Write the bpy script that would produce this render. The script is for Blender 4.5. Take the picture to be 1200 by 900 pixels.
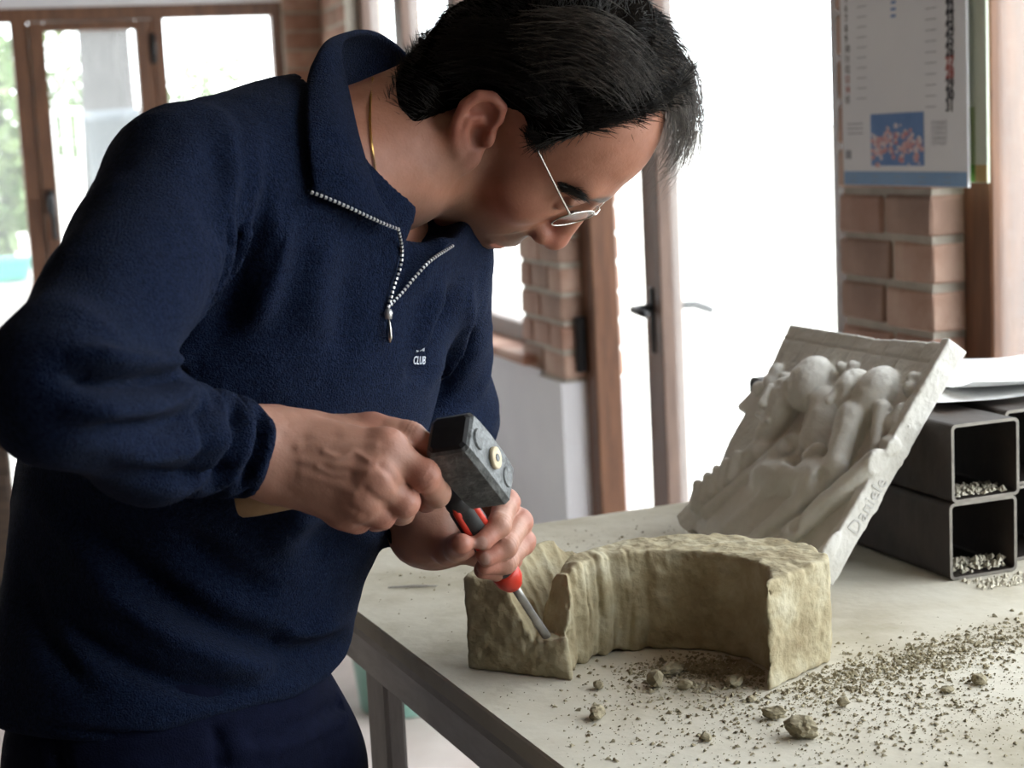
import bpy, bmesh, math, random
import numpy as np
from math import sin, cos, tan, atan, radians, pi, sqrt
from mathutils import Vector, Matrix

for o in list(bpy.data.objects):
    bpy.data.objects.remove(o, do_unlink=True)
SC = bpy.context.scene
COL = SC.collection
RNG = random.Random(7)

# ------------------------------------------------------------------ camera
FPX = 2000.0
CAM = np.array([0.0, 0.0, 1.38])
_yaw, _pit, _rol = radians(17.2), atan(290 / 2000.0), radians(2.9)
_f0 = np.array([sin(_yaw), cos(_yaw), 0.0]); _r0 = np.array([cos(_yaw), -sin(_yaw), 0.0]); _z = np.array([0, 0, 1.0])
FW = _f0 * cos(_pit) - _z * sin(_pit)
_u0 = _f0 * sin(_pit) + _z * cos(_pit)
RT = _r0 * cos(_rol) - _u0 * sin(_rol)
UP = _r0 * sin(_rol) + _u0 * cos(_rol)
cam_data = bpy.data.cameras.new('camera')
cam_data.sensor_width = 36.0
cam_data.lens = 36.0 * FPX / 1200.0
cam_data.clip_start = 0.05
cam_data.dof.use_dof = True
cam_data.dof.focus_distance = 1.42
cam_data.dof.aperture_fstop = 8.5
cam = bpy.data.objects.new('camera', cam_data)
COL.objects.link(cam)
cam.matrix_world = Matrix(((RT[0], UP[0], -FW[0], CAM[0]), (RT[1], UP[1], -FW[1], CAM[1]), (RT[2], UP[2], -FW[2], CAM[2]), (0, 0, 0, 1)))
SC.camera = cam

# ------------------------------------------------------------------ daylight: an even overcast sky
SC.view_settings.view_transform = 'Standard'
SC.view_settings.look = 'None'
SC.view_settings.gamma = 1.0
SC.view_settings.use_curve_mapping = False
SC.view_settings.exposure = 0.0
world = bpy.data.worlds.new('overcast_sky')
SC.world = world
world.use_nodes = True
wn = world.node_tree.nodes
wn['Background'].inputs[0].default_value = (0.93, 0.97, 1.0, 1)
wn['Background'].inputs[1].default_value = 7.5


def portal(loc, rot, sx, sy):
    """sampling guide in a window opening; it gives off no light of its own"""
    l = bpy.data.lights.new('window_portal', 'AREA')
    l.shape = 'RECTANGLE'; l.size = sx; l.size_y = sy
    l.cycles.is_portal = True
    o = bpy.data.objects.new('window_portal', l)
    o.location = loc; o.rotation_euler = rot
    COL.objects.link(o)


portal((1.60, 5.5, 1.5), (0, radians(90), 0), 1.4, 2.2)
portal((1.60, 3.35, 1.1), (0, radians(90), 0), 2.1, 1.5)
portal((1.60, .93, 1.5), (0, radians(90), 0), 1.5, 2.8)
portal((-0.1, 7.05, 1.0), (radians(-90), 0, 0), 2.7, 1.9)


# ------------------------------------------------------------------ helpers: pixels of the photograph -> rays
def ray(x, y):
    return FW + RT * ((x - 600) / FPX) + UP * ((450 - y) / FPX)


def P(x, y, d):
    return CAM + ray(x, y) * d


def onz(x, y, z):
    v = ray(x, y)
    return CAM + v * ((z - CAM[2]) / v[2])


def onax(x, y, ax, val):
    v = ray(x, y)
    return CAM + v * ((val - CAM[ax]) / v[ax])


def proj(V):
    v = np.asarray(V) - CAM
    d = v @ FW
    return 600 + FPX * (v @ RT) / d, 450 - FPX * (v @ UP) / d, d


# ------------------------------------------------------------------ helpers: materials
MATS = {}


def pm(name, c1, c2=None, scale=8.0, rough=0.6, bump=0.0, bscale=None, metal=0.0, detail=4.0, stretch=None, c3=None, spec=0.5, sheen=0.0, lo=0.35, hi=0.65):
    """procedural principled material: two or three colours mixed by noise, plus fine relief"""
    m = bpy.data.materials.new(name)
    m.use_nodes = True
    nt = m.node_tree; N = nt.nodes; L = nt.links
    b = N['Principled BSDF']
    b.inputs['Roughness'].default_value = rough
    b.inputs['Metallic'].default_value = metal
    b.inputs['Specular IOR Level'].default_value = spec
    if sheen:
        b.inputs['Sheen Weight'].default_value = sheen
        b.inputs['Sheen Roughness'].default_value = 0.4
    tc = N.new('ShaderNodeTexCoord')
    mp = N.new('ShaderNodeMapping')
    L.new(tc.outputs['Object'], mp.inputs['Vector'])
    if stretch:
        mp.inputs['Scale'].default_value = stretch
    if c2 is None:
        b.inputs['Base Color'].default_value = (*c1, 1)
    else:
        n = N.new('ShaderNodeTexNoise')
        n.inputs['Scale'].default_value = scale
        n.inputs['Detail'].default_value = detail
        n.inputs['Roughness'].default_value = 0.6
        r = N.new('ShaderNodeValToRGB')
        r.color_ramp.elements[0].position = lo; r.color_ramp.elements[0].color = (*c1, 1)
        r.color_ramp.elements[1].position = hi; r.color_ramp.elements[1].color = (*c2, 1)
        if c3 is not None:
            e = r.color_ramp.elements.new(0.5 * (lo + hi)); e.color = (*c3, 1)
        L.new(mp.outputs['Vector'], n.inputs['Vector'])
        L.new(n.outputs['Fac'], r.inputs['Fac'])
        L.new(r.outputs['Color'], b.inputs['Base Color'])
    if bump:
        n2 = N.new('ShaderNodeTexNoise')
        n2.inputs['Scale'].default_value = bscale or scale * 4
        n2.inputs['Detail'].default_value = 5
        bp = N.new('ShaderNodeBump')
        bp.inputs['Strength'].default_value = bump
        bp.inputs['Distance'].default_value = 0.004
        L.new(mp.outputs['Vector'], n2.inputs['Vector'])
        L.new(n2.outputs['Fac'], bp.inputs['Height'])
        L.new(bp.outputs['Normal'], b.inputs['Normal'])
    MATS[name] = m
    return m


def glass_mat(name, dust):
    m = bpy.data.materials.new(name)
    m.use_nodes = True
    nt = m.node_tree; N = nt.nodes; L = nt.links
    N.remove(N['Principled BSDF'])
    t = N.new('ShaderNodeBsdfTransparent'); t.inputs[0].default_value = (0.97, 0.98, 0.98, 1)
    g = N.new('ShaderNodeBsdfGlossy'); g.inputs['Roughness'].default_value = 0.03
    mx = N.new('ShaderNodeMixShader')
    d = N.new('ShaderNodeBsdfTranslucent'); d.inputs[0].default_value = (0.9, 0.92, 0.92, 1)   # pale veil mixed into the glass, hazing the view behind it
    m2 = N.new('ShaderNodeMixShader'); m2.inputs[0].default_value = dust
    mx.inputs[0].default_value = 0.05
    L.new(t.outputs[0], mx.inputs[1]); L.new(g.outputs[0], mx.inputs[2])
    L.new(mx.outputs[0], m2.inputs[1]); L.new(d.outputs[0], m2.inputs[2])
    L.new(m2.outputs[0], N['Material Output'].inputs[0])
    MATS[name] = m
    return m


pm('wood_frame', (0.115, 0.05, 0.026), (0.19, 0.085, 0.042), 6, 0.45, 0.15, 40, stretch=(8, 8, 1))
pm('wood_frame_grey', (0.10, 0.058, 0.042), (0.15, 0.09, 0.065), 6, 0.5, 0.15, 40, stretch=(8, 8, 1))
pm('plaster', (0.74, 0.73, 0.77), (0.80, 0.79, 0.82), 3, 0.85, 0.15, 60)
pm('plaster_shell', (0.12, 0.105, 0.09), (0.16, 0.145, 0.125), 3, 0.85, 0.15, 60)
pm('ceiling_paint', (0.26, 0.20, 0.14), (0.32, 0.26, 0.19), 3, 0.9)
pm('floor_tile', (0.46, 0.39, 0.36), (0.55, 0.48, 0.45), 5, 0.5, 0.1, 30)
pm('mortar', (0.42, 0.38, 0.32), (0.54, 0.49, 0.42), 20, 0.95, 0.6, 90)
pm('brick_red', (0.34, 0.185, 0.135), (0.46, 0.29, 0.225), 9, 0.85, 0.5, 70, detail=6)
pm('brick_pale', (0.42, 0.25, 0.185), (0.56, 0.39, 0.31), 9, 0.85, 0.5, 70, detail=6)
pm('brick_brown', (0.27, 0.165, 0.125), (0.40, 0.26, 0.20), 9, 0.85, 0.5, 70, detail=6)
pm('terracotta', (0.40, 0.20, 0.14), (0.50, 0.30, 0.22), 7, 0.7, 0.3, 50)
pm('black_metal', (0.02, 0.02, 0.022), rough=0.35, metal=0.3)
glass_mat('pane_glass', 0.055)


# ------------------------------------------------------------------ helpers: meshes
def link(o, parent=None):
    COL.objects.link(o)
    if parent is not None:
        o.parent = parent
    return o


def mesh_obj(name, V, Fc, mat, parent=None, smooth=False, loc=None, rotz=0.0):
    me = bpy.data.meshes.new(name)
    me.from_pydata([tuple(map(float, v)) for v in V], [], [tuple(int(i) for i in f) for f in Fc])
    me.update()
    if mat is not None:
        me.materials.append(MATS[mat] if isinstance(mat, str) else mat)
    if smooth:
        me.polygons.foreach_set('use_smooth', [True] * len(me.polygons))
    o = bpy.data.objects.new(name, me)
    if loc is not None:
        o.location = loc
    o.rotation_euler[2] = rotz
    return link(o, parent)


class MB:
    """collects simple shapes into ONE mesh"""
    def __init__(self):
        self.V = []; self.F = []

    def add(self, V, Fc):
        n = len(self.V)
        self.V += [tuple(v) for v in V]
        self.F += [tuple(i + n for i in f) for f in Fc]
        return self

    def box(self, x0, x1, y0, y1, z0, z1, b=0.0):
        if b <= 0:
            V = [(x, y, z) for z in (z0, z1) for y in (y0, y1) for x in (x0, x1)]
            return self.add(V, [(0, 2, 3, 1), (4, 5, 7, 6), (0, 1, 5, 4), (2, 6, 7, 3), (0, 4, 6, 2), (1, 3, 7, 5)])
        bm = bmesh.new()
        bmesh.ops.create_cube(bm, size=1.0)
        for v in bm.verts:
            v.co = Vector(((x0 + x1) / 2 + v.co.x * (x1 - x0), (y0 + y1) / 2 + v.co.y * (y1 - y0), (z0 + z1) / 2 + v.co.z * (z1 - z0)))
        bmesh.ops.bevel(bm, geom=list(bm.edges), offset=b, segments=1, affect='EDGES')
        bm.verts.index_update()
        self.add([v.co[:] for v in bm.verts], [[v.index for v in f.verts] for f in bm.faces])
        bm.free()
        return self

    def tube(self, pts, rad, n=8, cap=True, flat=None):
        pts = [np.asarray(p, float) for p in pts]
        rad = rad if hasattr(rad, '__len__') else [rad] * len(pts)
        V = []; Fc = []
        ref = None
        for i, p in enumerate(pts):
            t = pts[min(i + 1, len(pts) - 1)] - pts[max(i - 1, 0)]
            t = t / (np.linalg.norm(t) + 1e-12)
            if ref is None:
                ref = np.cross(t, [0.3, 0.2, 1.0]); ref /= np.linalg.norm(ref)
            ref = ref - t * (ref @ t); ref /= np.linalg.norm(ref)
            b = np.cross(t, ref)
            for k in range(n):
                a = 2 * pi * k / n
                V.append(p + rad[i] * (ref * cos(a) + b * sin(a) * (flat or 1.0)))
        for i in range(len(pts) - 1):
            for k in range(n):
                Fc.append((i * n + k, i * n + (k + 1) % n, (i + 1) * n + (k + 1) % n, (i + 1) * n + k))
        if cap:
            Fc.append(tuple(range(n))[::-1]); Fc.append(tuple((len(pts) - 1) * n + k for k in range(n)))
        return self.add(V, Fc)

    def lathe(self, o, axis, prof, n=20):
        """prof = [(distance along axis, radius)]"""
        o = np.asarray(o, float); axis = np.asarray(axis, float); axis = axis / np.linalg.norm(axis)
        return self.tube([o + axis * s for s, _ in prof], [r for _, r in prof], n)

    def build(self, name, mat, parent=None, smooth=False):
        return mesh_obj(name, self.V, self.F, mat, parent, smooth)


def tag(o, label=None, cat=None, group=None, kind=None):
    if label: o['label'] = label
    if cat: o['category'] = cat
    if group: o['group'] = group
    if kind: o['kind'] = kind
    return o


def empty(name, loc=(0, 0, 0), parent=None):
    o = bpy.data.objects.new(name, None)
    o.empty_display_size = 0.05
    o.location = loc
    return link(o, parent)


def text_mesh(body, size, mat, name, origin, ex, ey, extrude=0.0004, parent=None, align='LEFT', bold=0.0):
    """flat lettering as mesh, laid out with its x axis along ex and y axis along ey"""
    c = bpy.data.curves.new('lettering', 'FONT')
    c.body = body; c.size = size; c.extrude = extrude; c.align_x = align; c.resolution_u = 2; c.offset = bold
    t = bpy.data.objects.new('lettering_tmp', c)
    COL.objects.link(t)
    dg = bpy.context.evaluated_depsgraph_get()
    me = bpy.data.meshes.new_from_object(t.evaluated_get(dg))
    bpy.data.objects.remove(t, do_unlink=True); bpy.data.curves.remove(c)
    ex = Vector(ex).normalized(); ey = Vector(ey).normalized(); ez = ex.cross(ey)
    me.transform(Matrix(((ex.x, ey.x, ez.x, origin[0]), (ex.y, ey.y, ez.y, origin[1]), (ex.z, ey.z, ez.z, origin[2]), (0, 0, 0, 1))))
    me.materials.clear(); me.materials.append(MATS[mat])
    return link(bpy.data.objects.new(name, me), parent)


# ================================================================== the room
XW, YB = 1.40, 6.86          # inner faces: wall with the glazed door, wall with the garden windows
XL, YF, ZC = -3.2, -2.2, 2.6
S = lambda n, mb, mat, parent=None: tag(mb.build(n, mat, parent), kind='structure') if parent is None else mb.build(n, mat, parent)

S('floor', MB().box(XL - .2, XW + .2, YF - .2, YB + .2, -0.12, 0.0), 'floor_tile')
S('ceiling', MB().box(XL - .2, XW + .2, YF - .2, YB + .2, ZC, ZC + 0.12), 'ceiling_paint')
S('wall_left', MB().box(XL - .2, XL, YF - .2, YB + .2, 0, ZC), 'plaster_shell')
S('wall_front', MB().box(XL, XW + .2, YF - .2, YF, 0, ZC), 'plaster_shell')
# wall with the garden door: solid at the left, a lintel above, a brick strip in the corner
wb = MB()
wb.box(XL, -1.45, YB, YB + .18, 0, ZC)
wb.box(-1.45, XW + .2, YB, YB + .18, 1.955, ZC)
wall_back = S('wall_back', wb, 'plaster')
wr = MB()
wr.box(XW, XW + .16, YF, YB, 2.32, ZC)                 # lintel
wr.box(XW, XW + .16, 4.25, YB, 0, 0.775)               # under the far window
wr.box(XW - .012, XW + .16, 4.06, 4.262, 0, 0.752)     # plastered foot of the pillar
wr.box(XW, XW + .16, YF, 2.604, 0, 0.6)
wr.box(XW, XW + .16, YF, 2.295, 0.6, 0.775)               # under the near window
wr.box(XW, XW + .16, YF, -.45, 0.775, 2.32)
wall_right = S('wall_right', wr, 'plaster')
core = MB()
core.box(XW + .004, XW + .156, 4.072, 4.388, 0.752, 2.32)
core.box(XW + .004, XW + .156, 2.314, 2.59, 0.6, 2.32)
core.box(XW + .004, XW + .156, 6.42, YB, 0.775, 2.32)
core.box(1.246, XW + .18, YB + .004, YB + .176, 0, 1.955)
core.build('mortar_bed', 'mortar', wall_right)


# bricks: one shared mesh per size, each brick its own object
def brick_mesh(key, sx, sy, sz, _c={}):
    if key not in _c:
        vs = []
        for j in range(3):
            m = MB().box(-sx / 2, sx / 2, -sy / 2, sy / 2, -sz / 2, sz / 2, 0.004)
            r = random.Random(j + hash(round(sx * 1000)) % 17)
            me = bpy.data.meshes.new('brick')
            me.from_pydata([(x + r.uniform(-.0015, .0015), y + r.uniform(-.0015, .0015), z + r.uniform(-.0015, .0015)) for x, y, z in m.V], [], m.F)
            me.materials.append(MATS[('brick_red', 'brick_pale', 'brick_brown')[j]])
            vs.append(me)
        _c[key] = vs
    return RNG.choice(_c[key])


def brick(loc, size, parent):
    o = bpy.data.objects.new('brick', brick_mesh(tuple(round(s, 3) for s in size), *size))
    o.location = [l + RNG.uniform(-.0015, .0015) for l in loc]
    link(o, parent)


CH = 0.0735
# pillar between the far window and the door (two faces show), pillar with the calendar, corner strips
def pillar(y0, y1, z0, z1, seed):
    n = 0
    z = z0
    while z + CH < z1 + .03:
        w = y1 - y0
        if n % 2 == 0:
            cuts = [0, w * .5, w]
        else:
            cuts = [0, w * .42, w] if seed else [0, w * .3, w * .72, w]
        for a, b in zip(cuts[:-1], cuts[1:]):
            brick((XW + .08, y0 + (a + b) / 2, z + CH / 2), (0.164, b - a - .011, CH - .012), wall_right)
        z += CH; n += 1


pillar(4.06, 4.40, 0.756, 2.3, 0)
pillar(2.30, 2.604, 0.60, 2.3, 1)
z = 1.10; k = 0
while z < 1.95 - CH / 2:
    brick((1.246 + .0775, YB + .09, z + CH / 2), (0.149, 0.184, CH - .012), wall_right)
    for a, b in ([(6.42, 6.63), (6.63, 6.855)] if k % 2 else [(6.42, 6.53), (6.53, 6.74), (6.74, 6.855)]):
        brick((XW + .08, (a + b) / 2, z + CH / 2), (0.164, b - a - .011, CH - .012), wall_right)
    z += CH; k += 1

# sill of terracotta tiles under the far window
yy = 4.27
sill = None
while yy < 6.8:
    me = MB().box(XW - .045, XW + .075, yy + .002, yy + .246, .777, .802, .004)
    me.build('sill_tile', 'terracotta', wall_right)
    yy += .25


# ------------------------------------------------------------------ glazing
def frame_box(name, x0, x1, y0, y1, z0, z1, mat, parent, b=.004):
    return MB().box(x0, x1, y0, y1, z0, z1, b).build(name, mat, parent)


FX0, FX1 = XW + .055, XW + .125
# far window in the right wall: posts, transom, panes above and below
w1 = tag(empty('window_1', (XW + .09, 5.4, .8)), kind='structure')
w1.location = (0, 0, 0)
posts = [(4.40, 4.475), (5.10, 5.19), (5.77, 5.88), (6.36, 6.44)]
for a, b in posts:
    frame_box('post', FX0, FX1, a, b, .80, 2.32, 'wood_frame_grey', w1)
frame_box('transom', FX0 + .003, FX1 - .003, 4.45, 6.40, 1.655, 1.70, 'wood_frame_grey', w1)
frame_box('bottom_rail', FX0 + .003, FX1 - .003, 4.45, 6.40, .80, .855, 'wood_frame_grey', w1)
for (a, b), (c, d) in zip(posts[:-1], posts[1:]):
    for z0, z1 in ((.855, 1.655), (1.70, 2.32)):
        MB().box(FX0 + .03, FX0 + .036, b - .005, c + .005, z0 - .005, z1 + .005).build('glass_pane', 'pane_glass', w1)

# near window in the right wall
w2 = tag(empty('window_2'), kind='structure')
for a, b in ((2.232, 2.31), (.90, .98), (-.45, -.37)):
    frame_box('post', FX0, FX1, a, b, .80, 2.32, 'wood_frame', w2)
frame_box('bottom_rail', FX0 + .003, FX1 - .003, -.44, 2.28, .78, .86, 'wood_frame', w2)
for a, b in ((.98, 2.232), (-.37, .90)):
    MB().box(FX0 + .015, FX0 + .021, a - .005, b + .005, .855, 2.32).build('glass_pane', 'pane_glass', w2)

# glazed door standing a little open outwards: jambs are fixed, the leaf turns on the hinge by the calendar pillar
d1 = tag(empty('door_1'), kind='structure')
frame_box('jamb', FX0, FX1, 3.985, 4.07, 0, 2.32, 'wood_frame', d1)
frame_box('jamb', FX0, FX1, 2.59, 2.69, 0, 2.32, 'wood_frame', d1)
for z in (.85,):
    MB().tube([(FX0 - .012, 4.05, z - .07), (FX0 - .012, 4.05, z + .07)], .016).build('hinge', 'black_metal', d1)
leaf = empty('door_leaf', (FX0 + .01, 2.70, 0), d1)
leaf.rotation_euler[2] = radians(-4.0)
LW = 1.17
def lf(name, x0, x1, y0, y1, z0, z1, mat='wood_frame'):
    return MB().box(x0, x1, y0, y1, z0, z1, .003).build(name, mat, leaf)
lf('stile', 0, .055, LW - .125, LW, .02, 2.28, 'wood_frame_grey')
lf('stile', 0, .055, 0, .05, .02, 2.28)
lf('rail', .002, .053, .05, LW - .125, .02, .13)
lf('rail', .002, .053, .05, LW - .125, 2.18, 2.28)
MB().box(.03, .036, .045, LW - .12, .125, 2.185).build('glass_pane', 'pane_glass', leaf)
hz = .955
h = MB()
h.box(-.008, .063, LW - .075, LW - .045, hz - .11, hz + .05, .003)
for s, x in ((-1, -.008), (1, .063)):
    h.tube([(x, LW - .06, hz), (x + s * .035, LW - .06, hz), (x + s * .045, LW - .075, hz), (x + s * .045, LW - .17, hz - .004)], [.010, .010, .011, .009], 10)
h.build('lever_handle', 'black_metal', leaf, True)

# garden door and side lights in the back wall
w3 = tag(empty('window_3'), kind='structure')
y0, y1 = YB + .03, YB + .10
def fb(name, x0, x1, z0, z1, mat='wood_frame', parent=w3, dy=0):
    return MB().box(x0, x1, y0 + dy, y1 + dy, z0, z1, .004).build(name, mat, parent)
fb('head', -1.45, 1.25, 1.905, 1.957)
fb('post', .205, .268, 0, 1.91)
fb('post', .735, .782, 0, 1.91)
fb('post', 1.208, 1.25, 0, 1.91)
fb('post', -.95, -.88, 0, 1.91); fb('post', -1.45, -1.38, 0, 1.91)
fb('bottom_rail', -1.40, .21, 0, .10); fb('bottom_rail', .78, 1.21, 0, .10)
for a, b in ((-1.385, -.945), (-.885, .21), (.777, 1.213)):
    MB().box(a, b, y0 + .03, y0 + .036, .095, 1.91).build('glass_pane', 'pane_glass', w3)
d2 = tag(empty('door_2'), kind='structure')
fb('stile', .27, .328, .02, 1.90, parent=d2, dy=-.012)
fb('stile', .672, .733, .02, 1.90, parent=d2, dy=-.012)
fb('rail', .326, .674, 1.866, 1.90, parent=d2, dy=-.012)
fb('rail', .326, .674, .02, .16, parent=d2, dy=-.012)
MB().box(.322, .678, y0 + .02, y0 + .026, .155, 1.87).build('glass_pane', 'pane_glass', d2)
hd = MB()
hd.box(.283, .315, y0 - .02, y0 - .012, 1.17, 1.265, .003)
hd.tube([(.299, y0 - .015, 1.235), (.299, y0 - .06, 1.235), (.299, y0 - .068, 1.225), (.302, y0 - .068, 1.075)], [.011, .011, .013, .010], 8)
hd.build('lever_handle', 'black_metal', d2, True)
MB().tube([(.735, y0 - .018, 1.73), (.735, y0 - .018, 1.845)], .013, 10).build('hinge', 'black_metal', d2, True)

# ------------------------------------------------------------------ outside
pm('gravel', (0.50, 0.47, 0.42), (0.62, 0.60, 0.56), 3, 0.95, 0.3, 30)
pm('bark', (0.028, 0.026, 0.026), (0.065, 0.06, 0.06), 7, 0.95, 0.8, 40, stretch=(3, 3, .6))
pm('leaf', (0.10, 0.17, 0.06), (0.20, 0.27, 0.11), 5, 0.7)
pm('white_paint', (0.75, 0.75, 0.73), (0.8, 0.8, 0.78), 5, 0.5)
pm('bin_plastic', (0.065, 0.080, 0.095), (0.09, 0.105, 0.12), 4, 0.4)
pm('stone_grey', (0.33, 0.31, 0.29), (0.48, 0.46, 0.43), 6, 0.9, 0.4, 30)
pm('teal_plastic', (0.06, 0.42, 0.36), (0.09, 0.50, 0.43), 4, 0.4)

def gz(y):
    t = min(max((y - 7.1) / 13.0, 0), 1)
    return -0.06 + 1.31 * t
V = []; Fc = []
ys = [-14, 6, 7.1, 9, 12, 16, 20.1, 30, 60]; xs = [-25, -8, 0, 3, 8, 20, 60]
for y in ys:
    for x in xs:
        V.append((x, y, gz(y)))
for j in range(len(ys) - 1):
    for i in range(len(xs) - 1):
        a = j * len(xs) + i
        Fc.append((a, a + 1, a + 1 + len(xs), a + len(xs)))
n0 = len(V)
V += [(x, y, zz - .3) for x, y, zz in V]
Fc += [tuple(i + n0 for i in f[::-1]) for f in Fc]
tag(mesh_obj('ground', V, Fc, 'gravel'), kind='structure')


def leaves(name, c, r, n, size, seed, parent, mat='leaf'):
    g = np.random.default_rng(seed)
    d = g.normal(size=(n, 3)); d /= np.linalg.norm(d, axis=1)[:, None]
    p = np.array(c) + d * np.array(r) * (g.random((n, 1)) ** 0.45)
    a = g.normal(size=(n, 3)); a /= np.linalg.norm(a, axis=1)[:, None]
    b = np.cross(a, g.normal(size=(n, 3))); b /= np.linalg.norm(b, axis=1)[:, None]
    s = size * (0.6 + 0.8 * g.random((n, 1)))
    V = np.stack([p + a * s, p + b * s * .45, p - a * s, p - b * s * .45], 1).reshape(-1, 3)
    Fc = np.arange(4 * n).reshape(-1, 4)
    return mesh_obj(name, V, Fc, mat, parent)


def bush(name, base, parts, label, cat, seed, trunk=None, size=.07, dens=1.0, group=None):
    t = empty(name, base)
    tag(t, label, cat, group)
    c0 = np.array(base)
    MBt = MB()
    for i, (c, r) in enumerate(parts):
        o = leaves('foliage', np.array(c) - c0, r, int(900 * dens), size, seed + i, t)
        MBt.tube([(0, 0, 0), tuple((np.array(c) - c0) * .55 + np.array([.02, 0, .05])), tuple(np.array(c) - c0)], [.045, .03, .012], 6)
    MBt.build('trunk', 'bark', t)
    return t


def gp(px, py, y):
    return onax(px, py, 1, y)

# thick trunk behind the bin
tb = gp(118, 60, 12.5)
tt = tag(empty('pine_tree', (tb[0], 12.5, gz(12.5))), 'tall grey tree trunk standing behind the plastic bin outside the garden door', 'tree')
hgt = 6.0
n = 9
mb = MB(); pts = []; rad = []
for i in range(n):
    t = i / (n - 1)
    pts.append((0.05 * t + 0.015 * sin(5 * t), 0.03 * sin(4 * t), -.05 + hgt * t)); rad.append(.19 - .05 * t + .08 * math.exp(-t * 14))
mb.tube(pts, rad, 14); mb.build('trunk', 'bark', tt, True)
for i, (dx, dz, r) in enumerate(((-.9, 5.3, .9), (.8, 5.6, 1.0), (0, 6.4, 1.1))):
    leaves('foliage', (dx, .2, dz), (r, r, r * .7), 700, .10, 50 + i, tt)
    MB().tube([(0, 0, 4.6 + .2 * i), (dx * .5, .1, dz - .3), (dx, .2, dz)], [.07, .05, .02], 6).build('branch', 'bark', tt)

# plastic bin on a stone plinth
bc = gp(134, 125, 9.0)
pz = .52
pl = MB()
tag(MB().box(bc[0] - .42, bc[0] + .40, 8.72, 9.28, gz(9.0) - .06, pz, .03).build('stone_plinth', 'stone_grey'), 'low grey stone block under the plastic bin outside the garden door', 'plinth')
bn = tag(empty('rubbish_bin', (bc[0], 9.0, pz)), 'large pale grey plastic bin with a rolled rim outside the garden door', 'bin')
rz = bc[2] - pz
MB().lathe((0, 0, 0), (0, 0, 1), [(0, .105), (.01, .12), (rz * .55, .145), (rz - .09, .16), (rz - .085, .168), (rz - .02, .17), (rz - .015, .16), (rz - .02, .15), (.05, .11), (.05, .001)], 24).build('bin_body', 'bin_plastic', bn, True)
MB().lathe((0, 0, rz - .02), (0, 0, 1), [(0, .155), (0, .18), (.02, .183), (.03, .172), (.03, .155)], 24).build('bin_rim', 'bin_plastic', bn, True)

# white railing far behind
ry = 21.0
ra, rb_ = gp(58, 128, ry), gp(112, 135, ry)
rl = tag(empty('garden_railing', (ra[0], ry, gz(ry))), 'white railing with upright balusters outside beyond the garden door', 'railing')
zt = ra[2] - gz(ry)
x1 = rb_[0] - ra[0]
MB().box(-1.2, x1 + 1.5, -.04, .04, zt - .06, zt, .01).build('top_rail', 'white_paint', rl)
MB().box(-1.2, x1 + 1.5, -.03, .03, .06, .11, .01).build('bottom_rail', 'white_paint', rl)
xx = -1.15
me = None
while xx < x1 + 1.45:
    if me is None:
        o = MB().box(-.035, .035, -.02, .02, 0, zt - .03, .006).build('baluster', 'white_paint', rl); me = o.data; o.location = (xx, 0, 0)
    else:
        o = bpy.data.objects.new('baluster', me); o.location = (xx, 0, 0); link(o, rl)
    xx += .165

c = gp(75, 95, 25)
bush('garden_shrub', (c[0], 25, gz(25)), [((c[0] - .2, 25.2, c[2]), (1.0, .8, .95)), ((c[0] + .3, 25, c[2] - .6), (.8, .7, .6)), ((c[0] - .1, 24.6, c[2] - 1.0), (1.2, .6, .6))], 'loose green shrub behind the white railing seen through the garden door', 'shrub', 11)
c = gp(8, 150, 10.5)
bush('leafy_tree', (c[0] - .25, 10.5, gz(10.5)), [((c[0] - .28, 10.5, c[2] + .2), (.42, .4, .5)), ((c[0] - .2, 10.6, c[2] - .35), (.4, .4, .45)), ((c[0] - .5, 10.4, c[2] - .2), (.4, .4, .8))], 'dense green leafy tree close outside the fixed window beside the garden door', 'tree', 21)
c = gp(245, 85, 24)
bush('distant_bush', (c[0], 24, gz(24)), [((c[0], 24, c[2] - .4), (.7, .6, .8)), ((c[0] + .9, 24, c[2] - .7), (.6, .5, .7))], 'pale distant bush outside the pane between the garden door and the brick corner', 'shrub', 31)
c = gp(14, 232, 9.6)
tb2 = tag(empty('teal_basin', (c[0] - .1, 9.6, gz(9.6) + .55)), 'teal plastic basin on a beige garden wall outside the window', 'basin')
MB().lathe((0, 0, 0), (0, 0, 1), [(0, .13), (.02, .15), (.11, .18), (.115, .19), (.125, .18), (.03, .13), (.03, .001)], 20).build('basin_bowl', 'teal_plastic', tb2, True)
tag(MB().box(c[0] - 1.6, c[0] + .35, 9.4, 9.85, gz(9.6) - .1, gz(9.6) + .55, .02).build('garden_wall', 'stone_grey'), 'low rough stone garden wall carrying the teal basin', 'wall')
# small trees seen through the panes of the right wall
for i, (px, d, zz, r) in enumerate(((1190, 9.0, 1.7, 1.1),)):
    q = P(px, 130, d)
    bush('olive_tree', (q[0], q[1], gz(q[1])), [((q[0], q[1], zz), (r * .8, r * .8, r)), ((q[0] + .5 * r, q[1] + .3, zz - .7), (r * .6, r * .6, r * .6)), ((q[0] - .4 * r, q[1] + .3, zz + .8), (r * .6, r * .6, r * .6))],
         ('thin leafed olive tree outside the window beside the calendar', 'pale olive tree far beyond the glazed door')[i], 'tree', 41 + 7 * i, dens=.5)

# ================================================================== implicit-surface modelling (numpy) -> one closed mesh
f32 = np.float32


def smin(a, b, k):
    h = np.maximum(k - np.abs(a - b), 0) / k
    return np.minimum(a, b) - h * h * (k * .25)


def smax(a, b, k):
    return -smin(-a, -b, k)


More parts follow.
